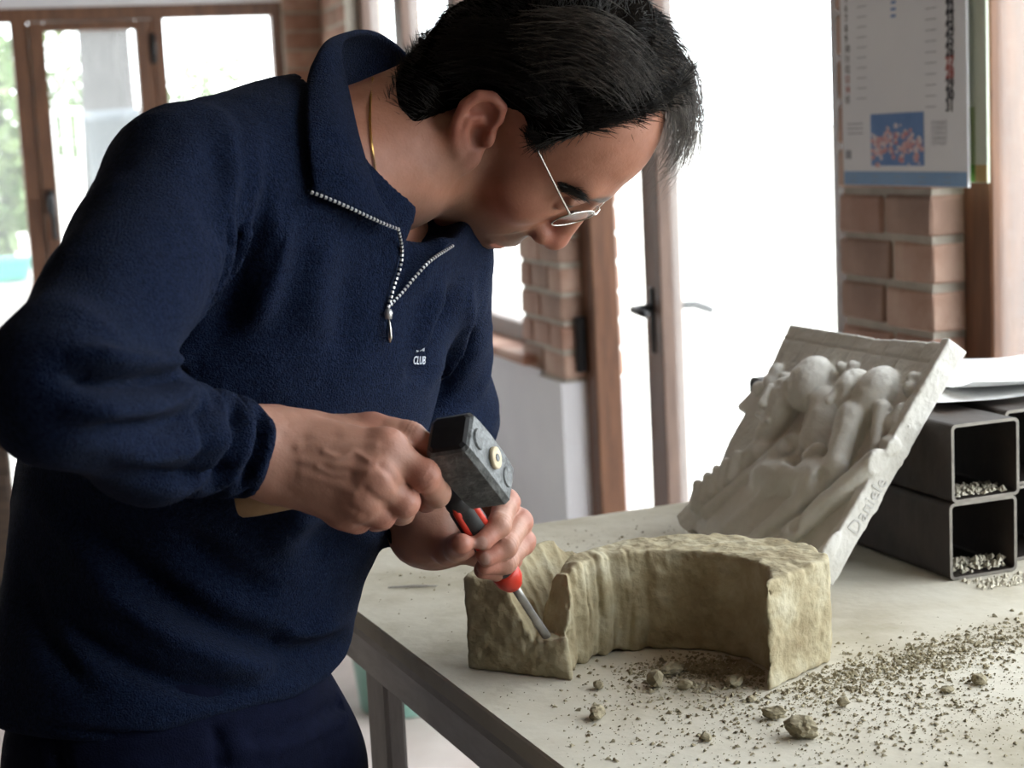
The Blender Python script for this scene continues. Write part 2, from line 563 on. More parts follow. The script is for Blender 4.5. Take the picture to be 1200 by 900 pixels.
def cone(p, a, b, ra, rb):
    """capsule from a to b whose radius runs from ra to rb"""
    a = np.asarray(a, f32); ba = np.asarray(b, f32) - a
    pa = p - a
    t = np.clip((pa @ ba) / (ba @ ba), 0, 1)
    return np.sqrt(((pa - t[:, None] * ba) ** 2).sum(1)) - (f32(ra) + t * f32(rb - ra))


def ell(p, c, r, M=None):
    """ellipsoid; M has the axes as columns"""
    q = p - np.asarray(c, f32)
    if M is not None:
        q = q @ np.asarray(M, f32)
    r = np.asarray(r, f32)
    k0 = np.sqrt(((q / r) ** 2).sum(1)); k1 = np.sqrt(((q / (r * r)) ** 2).sum(1))
    return k0 * (k0 - 1) / (k1 + 1e-9)


def sph(p, c, r):
    return np.sqrt(((p - np.asarray(c, f32)) ** 2).sum(1)) - f32(r)


def chain(p, pts, rad, k=None):
    d = None
    for i in range(len(pts) - 1):
        e = cone(p, pts[i], pts[i + 1], rad[i], rad[i + 1])
        d = e if d is None else (np.minimum(d, e) if not k else smin(d, e, k))
    return d


def vnoise(p, scale, seed=0):
    """smooth value noise in -1..1"""
    q = p * scale + 17.3 + seed * 5.7
    i = np.floor(q).astype(np.int64); f = (q - i).astype(f32)
    u = f * f * (3 - 2 * f)
    def hsh(a, b, c):
        h = (a * 73856093) ^ (b * 19349663) ^ (c * 83492791) ^ (seed * 2654435)
        h = (h ^ (h >> 13)) * 1274126177
        return ((h & 0xffff) / 32767.5 - 1).astype(f32)
    r = 0
    for dx in (0, 1):
        for dy in (0, 1):
            for dz in (0, 1):
                w = (u[:, 0] if dx else 1 - u[:, 0]) * (u[:, 1] if dy else 1 - u[:, 1]) * (u[:, 2] if dz else 1 - u[:, 2])
                r = r + w * hsh(i[:, 0] + dx, i[:, 1] + dy, i[:, 2] + dz)
    return r


def fbm(p, scale, oct=3, seed=0):
    r = 0; a = 1.0
    for o in range(oct):
        r = r + a * vnoise(p, scale, seed + o); scale *= 2.1; a *= .5
    return r


def surface(fn, lo, hi, h, B=4):
    """surface nets on a grid refined only near the surface: returns vertices, quads"""
    lo = np.asarray(lo, float); hi = np.asarray(hi, float)
    nb = np.ceil((hi - lo) / (h * B)).astype(int) + 1
    g = [lo[k] + (np.arange(nb[k]) * B + (B - 1) / 2) * h for k in range(3)]
    c = np.stack(np.meshgrid(*g, indexing='ij'), -1).reshape(-1, 3).astype(f32)
    dc = fn(c)
    act = np.abs(dc) < h * B * 1.35
    D = np.repeat(np.repeat(np.repeat(dc.reshape(nb), B, 0), B, 1), B, 2).astype(f32)
    ids = np.argwhere(act.reshape(nb)) * B
    off = np.stack(np.meshgrid(*[np.arange(B)] * 3, indexing='ij'), -1).reshape(-1, 3)
    idx = (ids[:, None, :] + off[None]).reshape(-1, 3)
    out = np.empty(len(idx), f32)
    for s in range(0, len(idx), 400000):
        out[s:s + 400000] = fn((lo + idx[s:s + 400000] * h).astype(f32))
    D[idx[:, 0], idx[:, 1], idx[:, 2]] = out
    n = D.shape
    ins = D < 0
    cr = [(a, b, cc) for a in (0, 1) for b in (0, 1) for cc in (0, 1)]
    cnt = sum(ins[a:n[0] - 1 + a, b:n[1] - 1 + b, cc:n[2] - 1 + cc].astype(np.int8) for a, b, cc in cr)
    cell = np.argwhere((cnt > 0) & (cnt < 8))
    acc = np.zeros((len(cell), 3)); num = np.zeros(len(cell))
    vals = {k: D[cell[:, 0] + k[0], cell[:, 1] + k[1], cell[:, 2] + k[2]] for k in cr}
    for a in cr:
        for ax in range(3):
            if a[ax] == 0:
                b = list(a); b[ax] = 1; b = tuple(b)
                va, vb = vals[a], vals[b]
                m = (va < 0) != (vb < 0)
                t = np.where(m, va / np.where(m, va - vb, 1), 0)
                q = np.array(a, float)[None].repeat(len(cell), 0); q[:, ax] += t
                acc += q * m[:, None]; num += m
    V = lo + (cell + acc / num[:, None]) * h
    vid = -np.ones(n, np.int64)
    vid[cell[:, 0], cell[:, 1], cell[:, 2]] = np.arange(len(cell))
    F = []
    for ax in range(3):
        sl0 = [slice(None)] * 3; sl1 = [slice(None)] * 3
        sl0[ax] = slice(0, -1); sl1[ax] = slice(1, None)
        e = np.argwhere(ins[tuple(sl0)] != ins[tuple(sl1)])
        u, w = [(1, 2), (2, 0), (0, 1)][ax]
        e = e[(e[:, u] > 0) & (e[:, w] > 0)]
        flip = ins[e[:, 0], e[:, 1], e[:, 2]]
        du = np.zeros(3, int); du[u] = 1; dw = np.zeros(3, int); dw[w] = 1
        q = np.stack([vid[tuple((e + o).T)] for o in (-du - dw, -dw, 0 * du, -du)], 1)
        q[~flip] = q[~flip][:, ::-1]
        F.append(q[(q >= 0).all(1)])
    return V, np.concatenate(F)


def relax(V, F, it=2, lam=.5):
    """a little smoothing of the net"""
    E = np.concatenate([F[:, [0, 1]], F[:, [1, 2]], F[:, [2, 3]], F[:, [3, 0]]])
    for _ in range(it):
        s = np.zeros_like(V); c = np.zeros(len(V))
        for k in range(3):
            s[:, k] = np.bincount(E[:, 0], V[E[:, 1], k], len(V)) + np.bincount(E[:, 1], V[E[:, 0], k], len(V))
        c = np.bincount(E[:, 0], minlength=len(V)) + np.bincount(E[:, 1], minlength=len(V))
        V = V + lam * (s / np.maximum(c, 1)[:, None] - V)
    return V


def normals(V, F):
    n = np.cross(V[F[:, 2]] - V[F[:, 0]], V[F[:, 3]] - V[F[:, 1]])
    N = np.zeros_like(V)
    for k in range(4):
        for a in range(3):
            N[:, a] += np.bincount(F[:, k], n[:, a], len(V))
    return N / (np.linalg.norm(N, axis=1)[:, None] + 1e-12)


def np_mesh(name, V, F, mat, parent=None, smooth=True, attrs=None):
    me = bpy.data.meshes.new(name)
    F = np.asarray(F)
    me.vertices.add(len(V)); me.vertices.foreach_set('co', np.asarray(V, f32).ravel())
    k = F.shape[1]
    me.loops.add(F.size); me.loops.foreach_set('vertex_index', F.astype(np.int32).ravel())
    me.polygons.add(len(F))
    me.polygons.foreach_set('loop_start', np.arange(0, F.size, k, dtype=np.int32))
    me.polygons.foreach_set('use_smooth', np.full(len(F), bool(smooth)))
    me.update(calc_edges=True)
    if attrs:
        for an, a in attrs.items():
            at = me.attributes.new(an, 'FLOAT', 'POINT'); at.data.foreach_set('value', np.asarray(a, f32))
    me.materials.append(MATS[mat] if isinstance(mat, str) else mat)
    return link(bpy.data.objects.new(name, me), parent)


def march(fn, x, y, d0=.9, d1=2.2):
    """first point where the ray through a pixel meets an implicit surface"""
    v = ray(x, y); d = d0; ln = np.linalg.norm(v)
    for _ in range(120):
        e = float(fn((CAM + v * d)[None].astype(f32))[0])
        if abs(e) < 2e-4: break
        d += .7 * e / ln
        if d > d1: return None
    return CAM + v * d


def hermite(pts, n):
    """smooth curve through points"""
    pts = np.asarray(pts, float); m = len(pts)
    t = np.linspace(0, m - 1, n); i = np.clip(t.astype(int), 0, m - 2); f = (t - i)[:, None]
    g = np.gradient(pts, axis=0)
    return (2 * f**3 - 3 * f**2 + 1) * pts[i] + (f**3 - 2 * f**2 + f) * g[i] + (-2 * f**3 + 3 * f**2) * pts[i + 1] + (f**3 - f**2) * g[i + 1]

# ================================================================== the bench and what lies on it
ZT = 0.91
pm('bench_top', (0.30, 0.255, 0.165), (0.62, 0.59, 0.51), 4.5, 0.85, 0.25, 60, detail=9, c3=(0.53, 0.49, 0.40), lo=.28, hi=.68)
pm('bench_edge', (0.38, 0.355, 0.33), (0.56, 0.53, 0.49), 9, 0.8, 0.4, 60, stretch=(4, 1, 4))
pm('bench_grey', (0.56, 0.54, 0.52), (0.72, 0.70, 0.68), 9, 0.75, 0.3, 60, stretch=(4, 1, 4))
pm('leg_wood', (0.40, 0.38, 0.365), (0.52, 0.50, 0.48), 9, 0.75, 0.3, 60, stretch=(4, 4, 1))
TA = radians(5.5)
TE = np.array([cos(TA), sin(TA), 0]); TN = np.array([-sin(TA), cos(TA), 0])      # along the back edge, towards the back
TO = onz(415, 715, ZT); TO = TO - TN * 0.0                                       # a point of the left edge
back = (onz(790, 590, ZT) - TO) @ TN
TL, TD0, TD1 = 1.35, -1.35, back                                                  # width, front, back
bench = tag(empty('work_bench', (TO[0], TO[1], 0)), 'dusty grey-white wooden work bench with thick edge boards under the carved stones', 'bench')
bench.rotation_euler[2] = TA
b0 = TD0
MB().box(0, .88, b0, back, ZT - .019, ZT, .002).build('bench_top', 'bench_top', bench)
MB().box(.006, .030, b0 + .01, back - .01, ZT - .034, ZT - .019, .003).build('edge_board', 'bench_edge', bench)
MB().box(.03, .87, b0 + .01, back - .01, ZT - .034, ZT - .019, .002).build('under_board', 'bench_edge', bench)
MB().box(.014, .046, b0 + .02, back - .02, ZT - .076, ZT - .034, .004).build('apron', 'bench_grey', bench)
MB().box(.05, .86, back - .06, back - .03, ZT - .076, ZT - .034, .004).build('apron', 'bench_grey', bench)
MB().box(.05, .86, b0 + .03, b0 + .06, ZT - .076, ZT - .034, .004).build('apron', 'bench_grey', bench)
for x in (.020, .835):
    for y in (b0 + .06, -.020):
        MB().box(x, x + .022, y, y + .062, 0, ZT - .034, .004).build('leg', 'leg_wood', bench)

# ------------------------------------------------------------------ carved stone ring
def stone_mat(name, a, b, c, sc):
    return pm(name, a, b, sc, 0.95, 0.55, 120, detail=8, c3=c, lo=.25, hi=.75)
stone_mat('ochre_stone', (0.24, 0.185, 0.10), (0.50, 0.46, 0.34), (0.38, 0.325, 0.205), 26)
RC = np.array([0.517, 1.300, ZT])
RH = 0.094


def ring_sdf(p):
    q = p - RC.astype(f32)
    r = np.sqrt(q[:, 0] ** 2 + q[:, 1] ** 2)
    th = np.degrees(np.arctan2(q[:, 1], q[:, 0]))
    z = q[:, 2]
    # outer radius: waste shell is left standing beyond 84 degrees, cut back on the right
    ro = np.interp(th, [-60, -20, 0, 20, 40, 62, 76, 84, 100, 120, 140, 180], [.150, .160, .168, .183, .183, .172, .166, .190, .192, .184, .181, .181]).astype(f32)
    ri = np.interp(th, [-60, -26, 0, 40, 80, 110, 136, 180], [.094, .094, .106, .112, .112, .099, .082, .080]).astype(f32)
    top = np.interp(th, [-60, 20, 80, 100, 140], [RH, RH, RH - .002, RH, RH - .010]).astype(f32)
    d = np.maximum(r - ro, ri - r)
    d = smax(d, np.maximum(z - top, -z), .0035)
    # flat end faces: left end, right end
    a = radians(136); d = smax(d, (q[:, 0] * -sin(a) + q[:, 1] * cos(a)), .004)
    e0 = np.array([.087, -.043]); e1 = np.array([.157, -.004]); t = (e1 - e0) / np.linalg.norm(e1 - e0)
    nrm = np.array([t[1], -t[0]])
    lower = ((q[:, :2] - e0.astype(f32)) @ nrm.astype(f32))
    d = smax(d, np.where(th > 60, f32(-1), lower), .005)
    # V channel being cut between the shell and the ring; it leaves through the outer face near 78 degrees
    rg = np.interp(th, [60, 74, 84, 100, 118, 136, 150], [.225, .196, .170, .146, .126, .112, .104]).astype(f32)
    zb = np.interp(th, [70, 86, 110, 136, 150], [.050, .046, .040, .034, .032]).astype(f32)
    hw = np.interp(th, [70, 86, 110, 136], [.034, .036, .034, .030]).astype(f32)
    s = r - rg
    slope_o = np.sqrt(1 + (hw / .056) ** 2)
    g = np.maximum(np.abs(s + .004 * np.sign(s)) - hw * np.clip((z - zb) / (RH - zb), -1, 3) * np.where(s > 0, 1.1, .50 + 1.6 * np.clip((th - 122) / 9, 0, 1)) - .005 - np.where(s > 0, 0, .03 * np.clip((th - 122) / 9, 0, 1)), (zb - z)) / slope_o
    g = np.where((th > 66) & (th < 160), g, f32(1))
    teeth = .0022 * np.abs(np.sin(th * .55)) * ((th > 70) & (s > 0))
    d = smax(d, -(g - teeth), .004)
    # tool marks on the inner wall, chipped inner face at the left
    inn = np.exp(-((r - ri) / .012) ** 2)
    rib = np.sin(th * .45 + 1.5 * vnoise(p, 22, 2) + 1.2 * np.sin(z * 35))
    d = d + inn * .0024 * rib * np.abs(rib) * np.clip((th - 55) / 30, 0, 1)
    gv = np.exp(-((((th * 1.0 + 2.5 * vnoise(p, 18, 41) + 3 * np.sin(z * 25)) % 8.5) - 4.2) / 1.0) ** 2) * np.clip((th - 66) / 22, 0, 1) * np.clip((112 - th) / 10, 0, 1) * np.clip(.6 + .9 * vnoise(p, 30, 44), 0, 1)
    d = d + inn * .0042 * gv
    d = d + inn * .004 * np.clip(fbm(p, 40, 3, 21), -1, 1) * np.clip((th - 92) / 15, 0, 1)
    d = d + .0032 * fbm(p, 48, 3, 31) * np.clip((th - 108) / 12, 0, 1) * (r < .125)
    n = fbm(p, 75, 4, 3)
    d = d + .0014 * n + .0022 * np.clip(vnoise(p, 38, 9), 0, 1) * inn * (th > 70)
    return d.astype(f32)


V, F = surface(ring_sdf, RC + [-.21, -.15, -.01], RC + [.21, .225, .12], .0016)
V[:, 2] = np.maximum(V[:, 2], ZT + .0005)
tag(np_mesh('stone_ring', V, F, 'ochre_stone'), 'ochre stone block half carved into a ring with a fresh channel', 'stone')

# ------------------------------------------------------------------ marble relief leaning on the steel tubes
pm('white_stone', (0.62, 0.60, 0.55), (0.76, 0.745, 0.71), 9, 0.8, 0.3, 150, detail=7)
pm('engraving', (0.56, 0.55, 0.53), rough=.9)
st, sy = .647, .093
SO = np.array([.791, 1.5025, ZT + .0035])
eu = np.array([-sin(sy), cos(sy), 0]); hh = np.array([cos(sy), sin(sy), 0])
ev = hh * sin(st) + _z * cos(st); en = -hh * cos(st) + _z * sin(st)
ST = .0265; SH = .281; SW = .345
def sl(px, py, n=ST):
    v = ray(px, py); t = ((SO + en * n - CAM) @ en) / (v @ en); q = CAM + v * t - SO
    return np.array([q @ eu, q @ ev])
# outline of the slab in its own plane (u to the left, v up)
OUTL = np.array([(0.0, 0.0), (0.0, SH)] + [tuple(sl(*p)) for p in ((1020, 391), (920, 375), (907, 403), (893, 434), (880, 448), (858, 470), (859, 475), (867, 479), (850, 508), (832, 552), (800, 585), (786, 600), (790, 612), (808, 622))] + [(.27, -.0)])
OUTL[0] = (0, 0.002)


def poly_sd(U, Vv):
    """signed distance to the outline polygon (negative inside)"""
    n = len(OUTL); p = np.stack([U, Vv], 1)
    d = np.full(len(p), 9.0); s = np.ones(len(p))
    j = n - 1
    for i in range(n):
        e = OUTL[j] - OUTL[i]; w = p - OUTL[i]
        b = w - e * np.clip((w @ e) / (e @ e), 0, 1)[:, None]
        d = np.minimum(d, (b * b).sum(1))
        c1 = p[:, 1] >= OUTL[i][1]; c2 = p[:, 1] < OUTL[j][1]; c3 = e[0] * w[:, 1] > e[1] * w[:, 0]
        flip = (c1 & c2 & c3) | (~c1 & ~c2 & ~c3)
        s = np.where(flip, -s, s); j = i
    return s * np.sqrt(d)


_r = lambda px, py: sl(px, py)                  # pixel -> slab (u, v)
def pt(px, py, n): 
    a = _r(px, py); return (a[0], a[1], n)


def relief_sdf(p):
    q = p.astype(f32)                           # slab coordinates (u, v, n)
    d2 = poly_sd(q[:, 0], q[:, 1]).astype(f32)
    base = np.maximum(d2, np.maximum(q[:, 2] - (ST - .0085), -q[:, 2]))
    rim = np.maximum(np.maximum(d2, np.maximum(q[:, 2] - ST, -q[:, 2])), smin(q[:, 0] - .012, -(q[:, 1] - SH + .001), .002))
    d = np.minimum(base, rim)
    def add(e, k=.006):
        nonlocal d
        d = smin(d, np.maximum(e, d2 - .002), k)
    def cut(e, k=.005):
        nonlocal d
        d = smax(d, -e, k)
    n0 = ST - .008
    # cloak falling from the two figures: long folds to the lower left
    add(ell(q, pt(880, 590, n0 - .004), (.085, .085, .018)), .015)
    for a, b, r0, r1 in (((1030, 540), (925, 625), .014, .012), ((985, 545), (880, 640), .013, .012), ((960, 530), (855, 620), .012, .011), ((930, 520), (830, 600), .013, .011), ((1052, 560), (960, 655), .008, .009), ((1005, 560), (905, 650), .008, .008)):
        add(cone(q, pt(*a, n0 + .010), pt(*b, n0 + .007), r0 * .85, r1 * .85), .002)
    # left figure: hooded head bent to the lower left, face below the hood
    add(cone(q, pt(962, 470, n0 - .003), pt(945, 525, n0 - .003), .022, .018), .006)       # veil and neck
    add(ell(q, pt(951, 450, n0 + .010), (.026, .033, .024)), .005)                         # hood
    add(cone(q, pt(926, 466, n0 + .012), pt(903, 507, n0 + .010), .022, .014), .003)       # face
    cut(chain(q, [pt(930, 425, n0 + .030), pt(936, 450, n0 + .037), pt(946, 478, n0 + .034), pt(946, 505, n0 + .026)], [.003, .0032, .0032, .003]), .002)   # edge of the hood
    cut(sph(q, pt(929, 462, n0 + .040), .009), .003); cut(sph(q, pt(905, 474, n0 + .034), .008), .003)   # eyes
    add(cone(q, pt(921, 466, n0 + .033), pt(911, 486, n0 + .032), .0038, .0058), .002)     # nose
    add(cone(q, pt(899, 493, n0 + .023), pt(911, 501, n0 + .024), .0032, .0032), .002)     # lips
    add(sph(q, pt(900, 511, n0 + .014), .009), .004)
    cut(cone(q, pt(890, 468, n0 + .020), pt(882, 512, n0 + .016), .006, .006), .003)       # gap beside the cheek
    # right figure: veiled head leaning against the first
    add(ell(q, pt(1024, 462, n0 + .006), (.025, .034, .022)), .005)                        # veil
    add(ell(q, pt(1004, 462, n0 + .013), (.017, .026, .023)), .003)                        # head
    add(cone(q, pt(1004, 492, n0 + .012), pt(980, 548, n0 + .008), .019, .013), .004)
    add(cone(q, pt(1034, 480, n0 + .008), pt(1024, 522, n0 + .004), .010, .007), .003)
    cut(chain(q, [pt(1008, 436, n0 + .032), pt(1019, 455, n0 + .034), pt(1020, 485, n0 + .028), pt(1012, 515, n0 + .022)], [.003, .003, .003, .003]), .002)
    cut(cone(q, pt(999, 474, n0 + .040), pt(991, 492, n0 + .036), .010, .008), .003)
    add(cone(q, pt(997, 470, n0 + .032), pt(989, 482, n0 + .031), .003, .0048), .002)
    cut(cone(q, pt(972, 480, n0 + .026), pt(976, 535, n0 + .020), .006, .005), .003)       # gap between the heads
    # shoulder, arm and hand with fingers
    add(cone(q, pt(958, 560, n0 + .004), pt(900, 560, n0 + .008), .022, .018), .012)
    for i in range(5):
        x, y = 872 - 11 * i, 540 + 8.5 * i
        add(cone(q, pt(x, y, n0 + .021), pt(x - 10, y + 24, n0 + .015), .0058, .0048), .0012)
    add(cone(q, pt(890, 530, n0 + .006), pt(820, 590, n0 + .004), .016, .013), .008)
    cut(cone(q, pt(932, 525, n0 + .022), pt(942, 552, n0 + .014), .013, .010), .005)   # deep undercut between the figures
    cut(cone(q, pt(972, 560, n0 + .018), pt(935, 620, n0 + .014), .005, .005), .006)
    # leaves and buds on the background
    for x, y, r in ((905, 432, .011), (898, 444, .010), (916, 440, .008), (885, 452, .009), (982, 428, .007), (996, 427, .007), (990, 440, .010), (1066, 440, .008), (1062, 452, .009), (1045, 490, .014), (1052, 480, .010), (1070, 487, .009), (1061, 500, .010)):
        add(ell(q, pt(x, y, n0 + .002), (r * .75, r, .009)), .003)
    add(cone(q, pt(1036, 517, n0 + .004), pt(1060, 538, n0 + .003), .007, .008), .004)
    add(cone(q, pt(1080, 510, n0 + .003), pt(1050, 520, n0 + .003), .008, .009), .006)
    # faint ruled squares scratched into the background near the top
    d = d + .0007 * fbm(p, 90, 2, 5)
    return d.astype(f32)


V, F = surface(relief_sdf, (-.01, -.01, -.006), (.40, .31, .062), .0019)
gu = np.minimum(np.abs((V[:, 0] / .03) % 1 - .5) * .03, np.abs((V[:, 1] / .03) % 1 - .5) * .03)
top = (V[:, 1] > .225) & (V[:, 2] > .01) & (V[:, 2] < ST + .002) & (V[:, 0] > .012)
V[:, 2] -= np.where(top, .0014 * np.exp(-(gu / .0013) ** 2), 0)
W = SO + V[:, :1] * eu + V[:, 1:2] * ev + V[:, 2:] * en
F = F[:, ::-1] if np.linalg.det(np.stack([eu, ev, en])) < 0 else F
slab = tag(np_mesh('relief_panel', W, F, 'white_stone'), 'white stone relief of two bowed veiled heads leaning back against the steel tubes', 'sculpture')
# name cut into the narrow side
side_o = SO + ev * .058 + en * .006 - eu * .0006
text_mesh('Daniele', .021, 'engraving', 'engraved_name', side_o, ev, en, .0004, slab)

# ------------------------------------------------------------------ square steel tubes
pm('rusty_steel', (0.022, 0.017, 0.015), (0.058, 0.040, 0.031), 10, 0.6, 0.2, 60, metal=.25)
pm('steel_edge', (0.17, 0.155, 0.14), (0.27, 0.25, 0.22), 30, 0.5, metal=.5)


def steel_tube(x0, y0, z0, w, h, L, rot, label):
    t = tag(empty('steel_tube', (x0, y0, z0)), label, 'steel tube', 'square steel tubes on the bench')
    t.rotation_euler[2] = rot
    th = .0032; r = .006
    def loop(o, rr):
        pts = []
        for cx, cz, a0 in ((w - rr - o, h - rr - o, 0), (rr + o, h - rr - o, 90), (rr + o, rr + o, 180), (w - rr - o, rr + o, 270)):
            for k in range(5):
                a = radians(a0 + k * 22.5); pts.append((cx + rr * cos(a), cz + rr * sin(a)))
        return pts
    A, B_ = loop(0, r), loop(th, r - th * .8)
    n = len(A)
    V = [(x, y, z) for y in (0, L) for x, z in A] + [(x, y, z) for y in (0, L) for x, z in B_]
    Fc = []
    for k in range(n):
        m = (k + 1) % n
        Fc += [(k, m, n + m, n + k), (2 * n + k, 3 * n + k, 3 * n + m, 2 * n + m), (n + k, n + m, 3 * n + m, 3 * n + k)]
    mesh_obj('tube_wall', V, Fc, 'rusty_steel', t)
    V = [(x, -.0006, z) for x, z in A] + [(x, -.0006, z) for x, z in B_] + [(x, .0006, z) for x, z in A] + [(x, .0006, z) for x, z in B_]
    Fc = []
    for k in range(n):
        m = (k + 1) % n
        Fc += [(k, n + k, n + m, m), (k, m, 2 * n + m, 2 * n + k), (n + k, 3 * n + k, 3 * n + m, n + m)]
    mesh_obj('cut_rim', V, Fc, 'steel_edge', t)
    return t


tr = radians(3)
steel_tube(.914, 1.482, ZT + .0005, .0815, .0800, .42, tr, 'dark square steel tube lying on the bench, lower of the stack behind the relief')
steel_tube(.916, 1.480, ZT + .0810, .0815, .0805, .42, tr, 'dark square steel tube on top of another, behind the relief')
steel_tube(1.004, 1.520, ZT + .0005, .0815, .0800, .40, tr, 'dark square steel tube lying on the bench beside the stacked pair')
steel_tube(1.006, 1.522, ZT + .0810, .0815, .0805, .40, tr, 'dark square steel tube on top of another, beside the stacked pair')

# sheets of paper lying over the tubes
pm('paper', (0.80, 0.80, 0.80), (0.84, 0.84, 0.83), 4, 0.8)
pz = ZT + .1625
def sheet(name, c, w, l, rot, z, curl, label):
    V = []; Fc = []; n = 10
    for j in range(n + 1):
        for i in range(n + 1):
            u, v = i / n - .5, j / n - .5
            zz = z + curl * (max(0, -v * 2) ** 3) + curl * .6 * max(0, u * 2 - .5) ** 2 + .0025 * sin(5 * u + 4 * v + 1) + .003
            V.append((c[0] + u * w * cos(rot) - v * l * sin(rot), c[1] + u * w * sin(rot) + v * l * cos(rot), zz))
    m = n + 1
    for j in range(n):
        for i in range(n):
            a = j * m + i; Fc.append((a, a + 1, a + m + 1, a + m))
    k = len(V)
    V += [(x, y, zz - .0008) for x, y, zz in V]; Fc += [tuple(i + k for i in f[::-1]) for f in Fc]
    o = mesh_obj(name, V, Fc, 'paper', None, True)
    return tag(o, label, 'paper')
sheet('paper_sheet', (1.042, 1.700, 0), .20, .29, radians(4), pz, .006, 'white sheet of paper lying flat on the stacked steel tubes')
sheet('paper_sheet', (1.115, 1.690, 0), .19, .27, radians(-9), pz + .006, .014, 'white sheet of paper with a lifted curling edge, on top of the other sheet')

# ------------------------------------------------------------------ rubble and dust on the bench
stone_mat('rubble', (0.20, 0.165, 0.10), (0.40, 0.355, 0.25), (0.30, 0.26, 0.17), 60)
_ico = {}
def rock(loc, size, seed, name='stone_chip', sub=2, sq=(1, 1, .75)):
    if sub not in _ico:
        bm = bmesh.new(); bmesh.ops.create_icosphere(bm, subdivisions=sub, radius=1)
        bm.verts.index_update()
        _ico[sub] = (np.array([v.co[:] for v in bm.verts]), [[v.index for v in f.verts] for f in bm.faces]); bm.free()
    v, f = _ico[sub]
    p = v.astype(f32)
    s = 1 + .28 * vnoise(p, 1.3, seed) + .2 * vnoise(p, 2.9, seed + 3) + (.12 * vnoise(p, 6.0, seed + 5) if sub > 2 else 0)
    w = v * s[:, None] * np.array(sq) * size
    a = seed * 1.7
    w = np.stack([w[:, 0] * cos(a) - w[:, 1] * sin(a), w[:, 0] * sin(a) + w[:, 1] * cos(a), w[:, 2]], 1)
    w[:, 2] -= w[:, 2].min()
    w[:, 2] = np.maximum(w[:, 2] - size * .06, 0)
    return mesh_obj(name, w, f, 'rubble', None, False, loc=loc)


big = [((940, 864), .0135, 'largest dark crumbly lump of stone lying in the open on the dusty bench', 3, (1, .8, .62)),
       ((788, 790), .0115, 'flat yellowish flake of stone inside the curve of the ring', 3, (1.25, .7, .4)),
       ((768, 806), .0085, 'pale angular chip of stone beside the flat flake inside the ring', 2, (1, .9, .9)),
       ((862, 802), .0095, 'flat flake of stone in the shade of the uncut end of the ring', 3, (1.3, .7, .45)),
       ((802, 808), .0065, 'small pale chip between the two flat flakes inside the ring', 2, (1.1, .8, .7)),
       ((700, 842), .0085, 'brown crumb of stone lying before the chiselled end of the ring', 3, (1, .8, .6)),
       ((908, 842), .0085, 'brown crumb of stone just behind the largest lump', 3, (1, .8, .6)),
       ((828, 868), .0055, 'small dark crumb on the bench between the ring and the bench edge', 2, (1, .8, .6)),
       ((988, 828), .0052, 'small rounded crumb on the bench beside the uncut end of the ring', 2, (1, .8, .8)),
       ((1147, 802), .0075, 'crumb of stone in the swept dust heap', 2, (1, .8, .6)),
       ((1110, 812), .0055, 'little crumb at the edge of the swept dust heap', 2, (1, .8, .6)),
       ((702, 808), .0060, 'little brown crumb at the foot of the rough inner wall of the ring', 2, (1, .8, .6)),
       ((880, 822), .0045, 'tiny chip under the uncut end of the ring', 2, (1, .8, .6))]
for i, ((px, py), s, lab, sub, sq) in enumerate(big):
    q = onz(px, py, ZT)
    tag(rock((q[0], q[1], ZT), s, 3 + i, sub=sub, sq=sq), lab, 'stone chip', 'loose stone chips on the bench')

# fine rubble: one mesh of small grains
g = np.random.default_rng(5)
GV = []; GF = []
tv = np.array([(1, 0, -.3), (-.5, .8, -.3), (-.5, -.8, -.3), (.1, .05, .5), (.6, .6, .35)])
tf = [(0, 2, 1), (0, 1, 4), (0, 4, 3), (1, 3, 4), (1, 2, 3), (2, 0, 3)]
def grains(n, cx, cy, sx, sy, s0, s1, rot=0):
    ab = g.normal(0, 1, (n, 2))
    X = cx + ab[:, 0] * sx * cos(rot) - ab[:, 1] * sy * sin(rot); Y = cy + ab[:, 0] * sx * sin(rot) + ab[:, 1] * sy * cos(rot)
    l = np.stack([X, Y, X * 0], 1) - TO * [1, 1, 0]
    ok = (l @ TE > .012) & (l @ TN < back - .01) & (ring_sdf(np.stack([X, Y, X * 0 + ZT + .02], 1).astype(f32)) > .004)
    ok &= ~((X > .900) & (Y > 1.462)) & ~((X > .76) & (X < .84) & (Y > 1.47))
    for x, y in zip(X[ok], Y[ok]):
        s = s0 + (s1 - s0) * g.random() ** 4
        an = g.random() * 6.28
        m = tv * s * (0.7 + .6 * g.random((5, 3)))
        m = np.stack([m[:, 0] * cos(an) - m[:, 1] * sin(an), m[:, 0] * sin(an) + m[:, 1] * cos(an), m[:, 2]], 1)
        m = m + np.array([x, y, ZT - m[:, 2].min() + .0002])
        k = len(GV); GV.extend(m); GF.extend([tuple(i + k for i in f) for f in tf])
q = onz(850, 800, ZT); grains(900, q[0], q[1], .07, .05, .0006, .0032)
q = onz(850, 782, ZT); grains(1500, q[0], q[1], .040, .016, .0007, .0030, rot=radians(-20))
q = onz(830, 790, ZT); grains(700, q[0], q[1], .05, .025, .0008, .0035)
q = onz(860, 860, ZT); grains(1100, q[0], q[1], .13, .07, .0005, .0026)
q = onz(1090, 770, ZT); grains(2600, q[0], q[1], .10, .022, .0006, .0034, rot=radians(12))
q = onz(1060, 820, ZT); grains(1500, q[0], q[1], .10, .05, .0005, .0028)
q = onz(1150, 840, ZT); grains(900, q[0], q[1], .10, .06, .0005, .0026)
q = onz(560, 690, ZT); grains(160, q[0], q[1], .10, .10, .0005, .002)
q = onz(690, 640, ZT); grains(200, q[0], q[1], .10, .05, .0005, .0025)
tag(mesh_obj('stone_grit', GV, GF, 'rubble'), 'brown stone grit scattered over the bench top', 'grit', kind='stuff')
